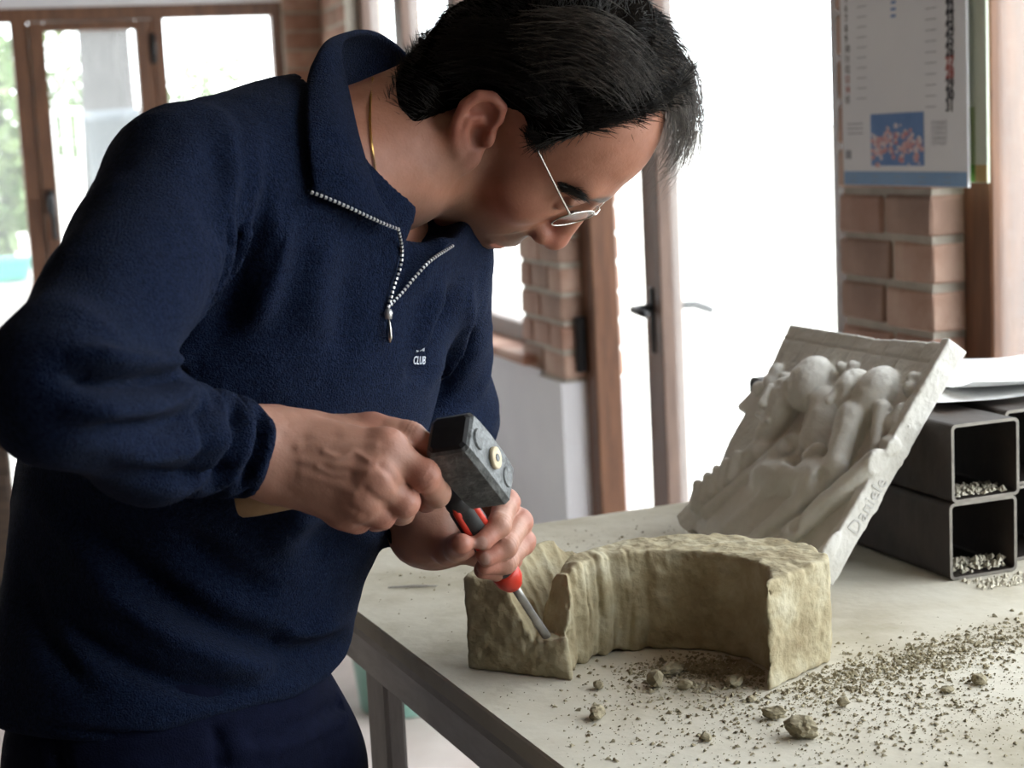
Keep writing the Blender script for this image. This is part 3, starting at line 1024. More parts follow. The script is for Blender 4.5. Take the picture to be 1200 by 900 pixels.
# grit lying in the tubes
GV = []; GF = []
pm('pale_rubble', (0.44, 0.40, 0.31), (0.60, 0.56, 0.46), 80, .95, spec=.1)
def heap(x0, x1, y0, y1, z, n, s0, s1, H):
    for _ in range(n):
        u, v = g.random(2)
        x, y = x0 + u * (x1 - x0), y0 + v * (y1 - y0)
        s = s0 + (s1 - s0) * g.random() ** 2
        m = tv * s * (0.7 + .6 * g.random((5, 3)))
        zz = z + H * g.random() * max(0, 1 - abs(v - .3) * 1.4)
        m = m + np.array([x, y, zz - m[:, 2].min()])
        k = len(GV); GV.extend(m); GF.extend([tuple(i + k for i in f) for f in tf])
heap(.924, .988, 1.486, 1.54, ZT + .0846, 260, .0014, .0042, .004)
tag(mesh_obj('tube_grit', GV, GF, 'pale_rubble'), 'pale stone grit lying in the mouth of the upper steel tube', 'grit', kind='stuff')
GV = []; GF = []
heap(.924, .986, 1.488, 1.54, ZT + .0040, 300, .0015, .0052, .009)
heap(.925, 1.03, 1.435, 1.476, ZT, 260, .0010, .0040, .003)
tag(mesh_obj('swept_grit', GV, GF, 'pale_rubble'), 'pale stone grit heaped in the mouth of the lower steel tube', 'grit', kind='stuff')

# scrap stick lying on the far side of the bench
q0, q1 = onz(455, 690, ZT), onz(512, 688, ZT)
tag(MB().tube([q0 + [0, 0, .0016], (q0 + q1) / 2 + [0, .001, .0018], q1 + [0, 0, .0016]], [.0010, .0016, .0010], 6).build('wood_splinter', 'bench_edge'), 'thin dark splinter of wood lying on the bench beside the ring', 'splinter')

# ------------------------------------------------------------------ calendars on the brick pillar
pm('calendar_paper', (0.78, 0.78, 0.82), (0.82, 0.82, 0.85), 3, .8)
pm('calendar_back', (0.62, 0.68, 0.55), (0.66, 0.71, 0.60), 3, .8)
pm('ink_black', (0.05, 0.05, 0.06), rough=.9)
pm('ink_red', (0.42, 0.10, 0.09), rough=.9)
pm('ink_grey', (0.30, 0.30, 0.34), rough=.9)
pm('ink_blue', (0.13, 0.24, 0.50), (0.16, 0.28, 0.55), 20, .9)
pm('ink_band', (0.22, 0.36, 0.58), (0.25, 0.40, 0.62), 20, .9)
pm('ink_green', (0.14, 0.36, 0.06), rough=.9)
pm('ink_leaf', (0.40, 0.50, 0.25), rough=.9)
pm('ink_tan', (0.52, 0.38, 0.16), rough=.9)
pm('blossom', (0.55, 0.22, 0.24), (0.72, 0.52, 0.55), 60, .9)
pm('petal_white', (0.70, 0.62, 0.66), rough=.9)
EXC, EZC = (0, -1, 0), (0, 0, 1)
def cal_pt(px, py, X):
    q = onax(px, py, 0, X); return q
def flat(y0, y1, z0, z1, X, t, mat, name, parent):
    return MB().box(X - t, X, min(y0, y1), max(y0, y1), z0, z1).build(name, mat, parent)
CX = XW - .016
cal = tag(empty('wall_calendar', (0, 0, 0)), 'white wall calendar with blossom picture and blue foot hanging on the brick pillar', 'calendar')
ya, yb2 = cal_pt(989, 110, CX)[1], cal_pt(1136, 110, CX)[1]
zb = cal_pt(1060, 218, CX)[2]; zt_ = zb + .58
flat(ya, yb2, zb, zt_, CX, .004, 'calendar_paper', 'page', cal)
band = cal_pt(1060, 201, CX)[2]
flat(ya - .004, yb2 + .002, zb + .001, band, CX - .004, .0006, 'ink_band', 'foot_band', cal)
W_ = ya - yb2
for i in range(5):
    yc = ya - W_ * (.12 + .19 * i)
    for r in range(2):
        text_mesh('-----', .012, 'ink_grey', 'small_print', (CX - .0047, yc + .02, zb + .012 - .008 * r), EXC, EZC, .0001, cal)
p0, p1 = cal_pt(1023, 134, CX), cal_pt(1086, 194, CX)
pic = flat(p0[1], p1[1], p1[2], p0[2], CX - .004, .0006, 'ink_blue', 'picture', cal)
bl = MB(); bw = MB(); br = MB()
gg = np.random.default_rng(3)
for i in range(150):
    u = gg.random(); v = np.clip(.55 - .35 * abs(u - .45) + gg.normal(0, .18), .02, .95) * (.9 if gg.random() < .8 else .6)
    y = p0[1] + (p1[1] - p0[1]) * (.03 + .94 * u); zz = p1[2] + (p0[2] - p1[2]) * v
    s = .002 + .003 * gg.random()
    xo = CX - .0047 - i * 3e-6
    (bl if gg.random() < .6 else bw).add([(xo, y - s * 1.6 * sin(k), zz + s * cos(k)) for k in np.linspace(0, 2 * pi, 7)[:-1]], [(0, 1, 2, 3, 4, 5)])
bl.build('blossoms', 'blossom', pic); bw.build('petals', 'petal_white', pic)
rows_l = {10: 57, 15: 116}; rows_r = {22: 7, 31: 123}
for d in range(1, 32):
    left = d <= 15
    px = 993 if left else 1114
    py = 116 + (d - 15) * 11.9 if left else 125 + (d - 31) * 12.9
    q = cal_pt(px, py + 5, CX)
    red = d in (13, 14, 27, 28)
    text_mesh(str(d), .0165 if left else .022, 'ink_red' if red else 'ink_black', 'day_number', (CX - .0046, q[1] + (0 if left else 0.006), q[2]), EXC, EZC, .0001, cal, bold=.0003 if left else .0008)
    q2 = cal_pt(px + 14 if left else px - 14, py, CX)
    L_ = .03 if left else -.03
    flat(q2[1], q2[1] - L_, q2[2], q2[2] + .0012, CX - .004, .0005, 'ink_grey', 'rule', cal)
for r in range(3):
    q = cal_pt(1050, 4 + r * 8, CX)
    flat(q[1] + .008, q[1] - .006, q[2], q[2] + .004, CX - .004, .0005, 'ink_blue', 'blue_mark', cal)
for r in range(5):
    q = cal_pt(1094, 146 + r * 6.0, CX)
    text_mesh('1 2 3 4 5 6 7', .0085, 'ink_grey', 'small_month', (CX - .0046, q[1], q[2]), EXC, EZC, .0001, cal)
    if r < 3:
        q = cal_pt(996, 146 + r * 5.5, CX)
        flat(q[1], q[1] - .05, q[2], q[2] + .0016, CX - .004, .0005, 'ink_grey', 'rule', cal)
q = cal_pt(994, 186, CX)
flat(q[1], q[1] - .018, q[2], q[2] + .014, CX - .004, .0006, 'ink_grey', 'emblem', cal)
MB().box(CX - .006, XW, ya - W_ * .5 - .008, ya - W_ * .5 + .008, zt_ - .01, zt_ + .012, .002).build('hanger', 'black_metal', cal)

CX2 = XW - .004
cal2 = tag(empty('wall_calendar', (0, 0, 0)), 'second calendar with green and tan stripes, mostly hidden behind the white calendar', 'calendar')
y2a, y2b = cal_pt(1060, 100, CX2)[1], cal_pt(1159, 100, CX2)[1]
zb2 = cal_pt(1140, 214, CX2)[2]
flat(y2a, y2b, zb2, zb2 + .56, CX2, .004, 'calendar_back', 'page', cal2)
ye = cal_pt(1146, 200, CX2)[1]; zg = cal_pt(1146, 193, CX2)[2]
ys_ = cal_pt(1136, 200, CX2)[1]
flat(ys_ + .02, ye, zb2 + .001, zg, CX2 - .004, .0006, 'ink_green', 'green_stripe', cal2)
flat(ye, y2b, zb2 + .001, zg, CX2 - .004, .0006, 'ink_tan', 'tan_stripe', cal2)
flat(ys_ + .02, ye, zg, cal_pt(1146, 125, CX2)[2], CX2 - .004, .0004, 'ink_leaf', 'leaf_stripe', cal2)
for d in range(11, 22):
    py = 12 + (d - 13) * 12.7
    q = cal_pt(1128, py + 5, CX2)
    text_mesh(str(d), .020, 'ink_red' if d in (14, 21) else 'ink_black', 'day_number', (CX2 - .0046, q[1], q[2]), EXC, EZC, .0001, cal2, bold=.0008)

# ------------------------------------------------------------------ things under and behind the bench
pm('bucket_plastic', (0.25, 0.50, 0.43), (0.32, 0.58, 0.50), 4, 0.4)
bk = onz(470, 835, 0.0)
bu = tag(empty('plastic_bucket', (bk[0] + .02, bk[1] + .05, 0)), 'translucent green plastic bucket on the floor behind the bench leg', 'bucket')
MB().lathe((0, 0, 0), (0, 0, 1), [(0, .10), (.008, .108), (.17, .125), (.172, .132), (.182, .132), (.18, .122), (.012, .10), (.012, .001)], 28).build('bucket_body', 'bucket_plastic', bu, True)
hb = [(.127 * cos(a), .127 * sin(a) * .35 - .04, .175 - .05 * sin(a)) for a in np.linspace(0, pi, 14)]
MB().tube(hb, .003, 6).build('bucket_handle', 'steel_edge', bu, True)
pm('dark_oak', (0.035, 0.022, 0.014), (0.075, 0.045, 0.028), 8, .6, .3, 40, stretch=(1, 6, 6))
# dark chest against the wall, seen between sleeve and bench
cx, cy = 0.90, 5.55
ch = tag(empty('wooden_chest', (cx, cy, 0)), 'dark brown wooden chest against the white wall under the far window', 'chest')
MB().box(-.26, .34, -.22, .85, .04, .52, .01).build('chest_body', 'dark_oak', ch)
MB().box(-.28, .35, -.24, .87, .525, .56, .01).build('chest_lid', 'dark_oak', ch)
for x in (-.22, .28):
    for y in (-.18, .80):
        MB().box(x - .03, x + .03, y - .03, y + .03, 0, .05, .004).build('chest_foot', 'dark_oak', ch)
# dark stool beyond the man's back
ct = tag(empty('tool_cupboard', (-.26, 4.88, 0)), 'dark low tool cupboard on the floor behind the man', 'cupboard')
MB().box(-.30, .30, -.22, .22, .05, .64, .008).build('cupboard_body', 'dark_oak', ct)
for s in (-1, 1):
    d_ = MB().box(min(s * .005, s * .29), max(s * .005, s * .29), -.238, -.221, .08, .56, .004).build('cupboard_door', 'dark_oak', ct)
    MB().tube([(s * .03, -.238, .36), (s * .03, -.262, .36)], [.008, .012], 8).build('knob', 'black_metal', d_)
MB().box(-.32, .32, -.25, .24, .64, .67, .006).build('cupboard_top', 'dark_oak', ct)
for x in (-.26, .26):
    MB().box(x - .03, x + .03, -.2, .2, 0, .05).build('cupboard_foot', 'dark_oak', ct)

# ================================================================== the man
def skin_mat():
    m = bpy.data.materials.new('skin'); m.use_nodes = True
    nt = m.node_tree; N = nt.nodes; L = nt.links; b = N['Principled BSDF']
    b.inputs['Roughness'].default_value = .48
    b.inputs['Specular IOR Level'].default_value = .4
    b.inputs['Subsurface Weight'].default_value = .12
    b.inputs['Subsurface Radius'].default_value = (.012, .005, .003)
    b.inputs['Subsurface Scale'].default_value = .5
    tc = N.new('ShaderNodeTexCoord')
    n = N.new('ShaderNodeTexNoise'); n.inputs['Scale'].default_value = 45; n.inputs['Detail'].default_value = 6
    L.new(tc.outputs['Object'], n.inputs['Vector'])
    r = N.new('ShaderNodeValToRGB')
    r.color_ramp.elements[0].position = .3; r.color_ramp.elements[0].color = (.34, .142, .088, 1)
    r.color_ramp.elements[1].position = .7; r.color_ramp.elements[1].color = (.45, .208, .140, 1)
    L.new(n.outputs['Fac'], r.inputs['Fac'])
    def mixin(prev, attr, col):
        a = N.new('ShaderNodeAttribute'); a.attribute_name = attr
        x = N.new('ShaderNodeMix'); x.data_type = 'RGBA'
        L.new(a.outputs['Fac'], x.inputs[0]); L.new(prev, x.inputs[6]); x.inputs[7].default_value = (*col, 1)
        return x.outputs[2]
    c = mixin(r.outputs['Color'], 'rosy', (.43, .135, .10))
    c = mixin(c, 'pale', (.43, .245, .185))
    c = mixin(c, 'stubble', (.15, .095, .075))
    c = mixin(c, 'nail', (.60, .38, .32))
    c = mixin(c, 'brow', (.025, .018, .015))
    L.new(c, b.inputs['Base Color'])
    n2 = N.new('ShaderNodeTexNoise'); n2.inputs['Scale'].default_value = 420; n2.inputs['Detail'].default_value = 4
    L.new(tc.outputs['Object'], n2.inputs['Vector'])
    bp = N.new('ShaderNodeBump'); bp.inputs['Strength'].default_value = .25; bp.inputs['Distance'].default_value = .001
    L.new(n2.outputs['Fac'], bp.inputs['Height']); L.new(bp.outputs['Normal'], b.inputs['Normal'])
    MATS['skin'] = m
skin_mat()
pm('fleece', (0.0044, 0.0090, 0.026), (0.0115, 0.0205, 0.054), 330, 1.0, 1.0, 700, spec=.08, sheen=.02)
pm('fleece_inside', (0.004, 0.007, 0.02), (0.006, 0.010, 0.028), 200, 0.95, 0.5, 900, spec=.1)
pm('trouser_cloth', (0.0035, 0.0050, 0.016), (0.0055, 0.0075, 0.023), 120, 0.95, 0.3, 700, spec=.08)
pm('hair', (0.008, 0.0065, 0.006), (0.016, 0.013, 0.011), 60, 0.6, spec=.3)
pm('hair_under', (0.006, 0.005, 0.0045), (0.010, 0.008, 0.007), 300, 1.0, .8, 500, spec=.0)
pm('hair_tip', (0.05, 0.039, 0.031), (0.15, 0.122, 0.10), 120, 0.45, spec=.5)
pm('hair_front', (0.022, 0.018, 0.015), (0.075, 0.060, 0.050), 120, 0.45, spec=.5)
pm('zip_metal', (0.55, 0.55, 0.56), rough=.35, metal=.6)
pm('gold', (0.60, 0.40, 0.12), rough=.3, metal=1.0)
pm('spectacle_metal', (0.62, 0.60, 0.56), rough=.25, metal=1.0)
pm('embroidery', (0.62, 0.66, 0.75), rough=.8)
pm('shoe_leather', (0.03, 0.026, 0.024), rough=.5)
glass_mat('lens_glass', 0.03)

A = lambda *q: P(*q)
man = empty('person', (0, 0, 0))
tag(man, 'man in a navy fleece pullover bent over the bench, striking a chisel with a hammer', 'person')

# ------------------------------------------------------------------ head frame: x towards the face, y to his left, z to the crown
HM = np.array([[.466, .321, .821], [-.849, .415, .318], [.24, .845, -.468]])
_u, _s, _vt = np.linalg.svd(HM); HM = _u @ _vt
HR = np.stack([RT, UP, FW], 1) @ HM
HT = A(605, 128.9, 1.45)
to_head = lambda p: ((p - HT.astype(f32)) @ HR.astype(f32)).astype(f32)
from_head = lambda q: np.asarray(q) @ HR.T + HT
NK0 = A(388, 205, 1.40); NK1 = A(455, 182, 1.425); NK2 = HT + HR @ np.array([-.032, 0, -.018])


def mir(q):
    r = q.copy(); r[:, 1] = -np.abs(r[:, 1]); return r


def head_sdf(q):
    s = mir(q)                                           # both sides share the right-hand shapes
    d = ell(q, (-.006, 0, .050), (.096, .0735, .080))    # skull
    d = smin(d, ell(q, (.026, 0, .050), (.060, .061, .060)), .03)      # forehead
    d = smin(d, ell(q, (.044, 0, -.022), (.052, .054, .080)), .03)     # face
    d = smin(d, cone(s, (-.004, -.050, -.040), (.010, -.050, -.066), .014, .014), .03)
    d = smin(d, cone(s, (.008, -.050, -.066), (.080, -.010, -.104), .013, .012), .03)   # jaw
    d = smin(d, sph(q, (.083, 0, -.099), .0165), .018)                  # chin
    d = smin(d, ell(q, (.074, 0, -.058), (.030, .030, .034)), .02)      # mouth
    d = smin(d, ell(s, (.060, -.042, -.012), (.022, .022, .020)), .025)  # cheek
    d = smin(d, cone(s, (.077, -.040, .042), (.088, -.008, .038), .011, .010), .016)   # brow
    d = smax(d, -ell(s, (.096, -.034, .021), (.018, .017, .012)), .014)   # socket
    d = smin(d, sph(s, (.0765, -.032, .0185), .0135), .004)
    d = smin(d, cone(s, (.083, -.045, .0255), (.0895, -.024, .0275), .0035, .0035), .004)   # upper lid
    d = smin(d, cone(s, (.083, -.043, .0135), (.087, -.024, .0125), .003, .003), .004)
    d = smin(d, cone(q, (.090, 0, .034), (.113, 0, -.020), .0075, .0105), .010)   # nose bridge
    d = smin(d, sph(q, (.1135, 0, -.0245), .0118), .006)
    d = smin(d, ell(s, (.1025, -.0125, -.0285), (.0115, .0072, .0085)), .006)      # wing
    d = smax(d, -ell(s, (.108, -.0065, -.0375), (.006, .0032, .004)), .003)          # nostril
    d = smin(d, cone(s, (.1015, 0, -.0600), (.090, -.024, -.0665), .0055, .0035), .006)   # upper lip
    d = smin(d, cone(s, (.0985, 0, -.0715), (.089, -.021, -.0680), .0060, .0035), .006)   # lower lip
    d = smax(d, -cone(s, (.1075, 0, -.0662), (.093, -.025, -.0672), .0018, .0014), .003)
    d = smax(d, -sph(q, (.104, 0, -.084), .008), .010)                  # dip under the lip
    d = smax(d, -cone(s, (.100, -.020, -.034), (.088, -.034, -.062), .0016, .0016), .006)   # fold beside the mouth
    return d


# ear, in a frame of its own: a to the front of the head, b up, c outwards
EA = np.array([-.010, -.0815, -.002])
_t = radians(-38); _o = radians(26)
e_a = np.array([cos(_t) * cos(_o), sin(_o) * .9, -sin(_t) * -1 * 0 + 0]); 
e_b = np.array([sin(_t), 0, cos(_t)]); 
e_a = np.array([cos(_t), 0, -sin(_t)]); e_c = np.array([0, -1.0, 0])
e_a, e_c = e_a * cos(_o) + e_c * (-sin(_o)), e_c * cos(_o) + e_a * sin(_o)
EM = np.stack([e_a, e_b, e_c], 1)


def ear_sdf(q):
    s = mir(q)
    w = (s - EA.astype(f32)) @ EM.astype(f32)
    d = ell(w, (0, .003, .000), (.0165, .0265, .0060))
    d = smin(d, ell(w, (.003, -.0255, .002), (.0085, .0095, .0050)), .008)        # lobe
    rim = [(.010, .006), (.0135, .016), (.0115, .0270), (.001, .0330), (-.010, .0305), (-.0175, .0195), (-.0185, .004), (-.0140, -.010), (-.007, -.021)]
    d = smin(d, chain(w, [(a, b, .0065) for a, b in rim], [.0026, .0032, .0038, .0042, .0044, .0042, .0038, .0034, .003]), .003)
    d = smax(d, -ell(w, (-.001, .0185, .0090), (.0105, .0095, .0075)), .003)       # hollow under the rim
    d = smax(d, -ell(w, (.002, -.004, .0090), (.0105, .0120, .0110)), .003)       # bowl
    d = smin(d, chain(w, [(-.002, .013, .0050), (-.0105, .010, .0068), (-.0105, -.003, .0068), (-.004, -.0155, .0055)], [.0020, .0026, .0030, .0026]), .003)
    d = smin(d, ell(w, (.0125, -.004, .005), (.0038, .0065, .0045)), .004)         # small flap in front
    return d


def skin_head(p):
    q = to_head(p)
    d = head_sdf(q)
    e = ear_sdf(q)
    d = smin(d, e, .004)
    n = chain(p, [NK0, NK1, NK2], [.066, .0595, .050], .02)
    d = smin(d, n, .022)
    d = smin(d, e, .003)
    # two soft creases on the neck
    return d.astype(f32)


V1, F1 = surface(skin_head, np.minimum(HT - .17, NK0 - .02), HT + [.17, .17, .16], .0017)
V1 = relax(V1, F1, 1, .4)
Q = to_head(V1.astype(f32)); Qm = mir(Q)
gauss = lambda d, s: np.exp(-(np.maximum(d, 0) / s) ** 2)
rosy = .55 * gauss(sph(Q, (.112, 0, -.024), .008), .010) + .28 * gauss(sph(Qm, (.066, -.05, -.018), .006), .018) + .55 * gauss(ear_sdf(Q), .003)
rosy = np.maximum(rosy, .75 * gauss(cone(Qm, (.104, 0, -.064), (.093, -.022, -.067), .005, .003), .003))
st_ = np.clip((-.040 - Q[:, 2] + .22 * (Q[:, 0] - .05)) / .03, 0, 1) * np.clip((Q[:, 0] + .012) / .03, 0, 1) * np.clip((Q[:, 2] + .165) / .03, 0, 1)
st_ = np.maximum(st_, np.clip((.012 - np.abs(Q[:, 2] + .047)) / .006, 0, 1) * (Q[:, 0] > .088) * (np.abs(Q[:, 1]) < .03))
sb = np.clip((.030 - np.abs(Q[:, 0] - .016)) / .014, 0, 1) * np.clip((.034 - np.abs(Q[:, 2] + .022)) / .03, 0, 1) * (np.abs(Q[:, 1]) > .05)
stub = np.clip(.80 * np.maximum(st_, .5 * sb), 0, 1) * (1 - .9 * gauss(cone(Qm, (.104, 0, -.066), (.093, -.022, -.067), .006, .004), .002))
_ay = np.abs(Q[:, 1]); _zc = np.interp(_ay, [.008, .025, .040, .054], [.0395, .0425, .0410, .0335])
brow = np.exp(-((Q[:, 2] - _zc) / .0068) ** 4) * np.clip((_ay - .008) / .005, 0, 1) * np.clip((.054 - _ay) / .008, 0, 1) * (Q[:, 0] > .045) * .9
brow = np.maximum(brow, .8 * gauss(cone(Qm, (.086, -.045, .021), (.0915, -.023, .0215), .0016, .0016), .0012))

# ------------------------------------------------------------------ hands
HAND_R = dict(
    wrist=[A(255, 515, 1.219), A(322, 532, 1.252)],
    mcp=[A(452, 527, 1.246), A(439, 559, 1.234), A(422, 584, 1.238), A(403, 597, 1.252)],
    fingers=[[A(452, 527, 1.246), A(497, 557, 1.244), A(512, 578, 1.268), A(499, 589, 1.290)],
             [A(439, 559, 1.234), A(473, 588, 1.246), A(470, 599, 1.276), A(444, 592, 1.300)],
             [A(422, 584, 1.238), A(446, 603, 1.248), A(441, 606, 1.276), A(417, 594, 1.300)],
             [A(403, 597, 1.252), A(419, 609, 1.256), A(413, 608, 1.276), A(396, 598, 1.294)]],
    thumb=[A(362, 515, 1.272), A(436, 503, 1.272), A(480, 512, 1.268), A(505, 525, 1.265)])
HAND_L = dict(
    wrist=[A(474, 590, 1.515), A(500, 617, 1.455)],
    mcp=[A(566, 577, 1.462), A(574, 598, 1.468), A(574, 622, 1.468), A(562, 644, 1.462)],
    fingers=[[A(566, 577, 1.462), A(593, 589, 1.430), A(584, 616, 1.386), A(567, 634, 1.374)],
             [A(574, 598, 1.468), A(608, 611, 1.437), A(592, 640, 1.398), A(571, 653, 1.388)],
             [A(574, 622, 1.468), A(612, 635, 1.440), A(592, 658, 1.410), A(569, 663, 1.398)],
             [A(562, 644, 1.462), A(598, 655, 1.440), A(582, 668, 1.418), A(565, 668, 1.408)]],
    thumb=[A(505, 628, 1.440), A(525, 645, 1.412), A(537, 642, 1.390), A(540.5, 637, 1.366)])
FR = [[.0122, .0108, .0095, .0080], [.0124, .0110, .0097, .0082], [.0116, .0104, .0092, .0078], [.0104, .0092, .0082, .0070]]


def hand_sdf(p, H, wr, heel):
    w0, w1 = H['wrist']
    # wrist is broader than thick: two cones side by side
    ax = w1 - w0; side = np.cross(ax, FW); side /= np.linalg.norm(side)
    d = smin(cone(p, w0 + side * .010, w1 + side * .010, wr + .003, wr), cone(p, w0 - side * .010, w1 - side * .010, wr + .003, wr), .02)
    m = H['mcp']
    palm = None
    for i, q in enumerate(m):
        b = w1 + side * (.012 - .008 * i)
        e = cone(p, b, q, .0165, .0135 - .0008 * i)
        palm = e if palm is None else smin(palm, e, .024)
    d = smin(d, palm, .022)
    t = H['thumb']
    th = smin(chain(p, t, [.0175, .0125, .0108, .0088], .004), sph(p, t[2], .0112), .003)
    d = smin(d, cone(p, w1, t[0], .018, .018), .02)
    if heel is not None:
        d = smin(d, ell(p, heel[0], heel[1]), .02)
    d = smin(d, th, .010)
    fg = None
    for f, r in zip(H['fingers'], FR):
        e = chain(p, f, r, .003)
        for k in (1, 2):
            e = smin(e, sph(p, f[k], r[k] + .0002), .004)       # knuckles
        fg = e if fg is None else smin(fg, e, .0022)
    d = smin(d, fg, .009)
    for q, r in zip(m, (.0118, .0122, .0116, .0102)):
        d = smin(d, sph(p, q - FW * .0008, r), .012)
    return d


rh = lambda p: hand_sdf(p, HAND_R, .0190, (A(388, 546, 1.256), (.030, .022, .022)))
lh = lambda p: hand_sdf(p, HAND_L, .0185, (A(517, 628, 1.443), (.020, .022, .022)))


def bounds(H, m=.03):
    pts = np.array(H['wrist'] + H['mcp'] + H['thumb'] + sum(H['fingers'], []))
    return pts.min(0) - m, pts.max(0) + m


def hand_attr(V, H, flip):
    rosy = np.zeros(len(V)); nail = np.zeros(len(V)); p = V.astype(f32)
    for f in H['fingers'] + [H['thumb']]:
        rosy = np.maximum(rosy, .6 * gauss(sph(p, f[3], .008), .010)); rosy = np.maximum(rosy, .55 * gauss(sph(p, f[1], .009), .008))
        rosy = np.maximum(rosy, .5 * gauss(sph(p, f[0], .010), .010))
    return rosy, nail


def creases(V, N, H):
    """skin folds over the finger joints, tendons and veins on the back of the hand"""
    p = V.astype(f32); o = np.zeros(len(V))
    for f, r in zip(H['fingers'], FR):
        a = np.array(f[2]) - np.array(f[0]); a /= np.linalg.norm(a)
        for off in (-.0028, 0, .0028):
            t = (V - f[1]) @ a - off
            o -= .00045 * np.exp(-(t / .0008) ** 2) * (np.linalg.norm(V - f[1], axis=1) < .016)
        a2 = np.array(f[3]) - np.array(f[1]); a2 /= np.linalg.norm(a2)
        for off in (-.0015, .0015):
            t = (V - f[2]) @ a2 - off
            o -= .00035 * np.exp(-(t / .0008) ** 2) * (np.linalg.norm(V - f[2], axis=1) < .013)
    t3 = H['thumb']; a = np.array(t3[3]) - np.array(t3[1]); a /= np.linalg.norm(a)
    for off in (-.003, 0, .003):
        t = (V - t3[2]) @ a - off
        o -= .0005 * np.exp(-(t / .0009) ** 2) * (np.linalg.norm(V - t3[2], axis=1) < .016)
    w1 = np.array(H['wrist'][1])
    for q in H['mcp']:
        dd = cone(p, w1 * .35 + np.array(q) * .65, q, .001, .001)
        o += .0009 * np.exp(-((dd - .013) / .006) ** 2) * 0 + .0009 * np.exp(-(np.minimum(np.abs(dd), .05) / .0125) ** 4) * 0
    o += .0005 * fbm(p, 85, 2, 4)
    return V + N * o[:, None]


lo, hi = bounds(HAND_R); V2, F2 = surface(rh, lo, hi, .0013)
V2 = creases(V2, normals(V2, F2), HAND_R)
lo, hi = bounds(HAND_L); V3, F3 = surface(lh, lo, hi, .0013)
V3 = creases(V3, normals(V3, F3), HAND_L)
_N2 = normals(V2, F2); _x, _y, _d = proj(V2); _f = np.clip((_N2 @ -FW) * 2 - .2, 0, 1)
for pl_, w, a in (([(350, 525), (400, 520), (440, 522)], 6, .0013), ([(355, 540), (400, 545), (430, 553)], 6, .0013), ([(355, 555), (395, 568), (415, 578)], 6, .0010),
                  ([(380, 530), (398, 536), (415, 530), (432, 540)], 3.5, .0011), ([(372, 548), (390, 556), (405, 556)], 3.5, .0010), ([(446, 546), (458, 556), (468, 570)], 5, -.0014),
                  ([(428, 574), (440, 584), (452, 592)], 5, -.0010), ([(408, 594), (420, 600), (428, 604)], 5, -.0008)):
    c = hermite(pl_, 20); dm = ((_x[:, None] - c[None, :, 0]) ** 2 + (_y[:, None] - c[None, :, 1]) ** 2).min(1)
    V2 = V2 + _N2 * (a * np.exp(-dm / w ** 2) * _f)[:, None]
r2, n2 = hand_attr(V2, HAND_R, 0); r3, n3 = hand_attr(V3, HAND_L, 0)
# nails of the left index finger and thumb
for f, nrm in ((HAND_L['fingers'][0], None), (HAND_L['fingers'][1], None)):
    tip = np.array(f[3]); a = tip - np.array(f[2]); a /= np.linalg.norm(a)
    c_ = tip + a * .002 - FW * .0075 - RT * .001
    n3 = np.maximum(n3, .85 * gauss(ell(V3.astype(f32), c_, (.0046, .0042, .0060)), .0008))

# ------------------------------------------------------------------ pullover
_b = radians(30); _l = radians(13)
bf = _r0 * cos(_b) - _f0 * sin(_b); bl_ = _r0 * sin(_b) + _f0 * cos(_b)
bu = _z * cos(_l) + bf * sin(_l); bff = bf * cos(_l) - _z * sin(_l)
BM = np.stack([bff, bl_, bu], 1)
SHR, ELR, MDR, WRR = A(220, 224, 1.275), A(70, 455, 1.06), A(178, 511, 1.155), A(303, 528, 1.245)
SHL, ELL_, WRL = A(492, 300, 1.52), A(514, 492, 1.68), A(490, 610, 1.464)
HEM = 0.938


def sleeve_folds(p, a, b, t0, amp, freq, seed):
    ba = (b - a).astype(f32); L2 = float(ba @ ba)
    t = ((p - a.astype(f32)) @ ba) / L2
    n = vnoise(p, 28, seed)
    ramp = np.clip((t - t0) / (1 - t0), 0, 1) * np.clip((1.0 - t) / .07, .12, 1)
    return amp * ramp * np.sin(t * freq + 1.6 * n + 2.2 * np.sin((p @ UP.astype(f32)) * 22))


def pull_core(p):
    d = ell(p, A(320, 400, 1.435), (.134, .175, .185), BM)                       # chest
    d = smin(d, ell(p, A(228, 600, 1.485), (.158, .150, .215), BM), .08)         # belly
    d = smin(d, ell(p, A(192, 800, 1.460), (.142, .158, .15), BM), .05)         # hips
    d = smin(d, cone(p, SHR, A(368, 208, 1.40), .063, .084), .06)               # shoulders
    d = smin(d, cone(p, SHL, A(415, 250, 1.43), .058, .072), .06)
    return d


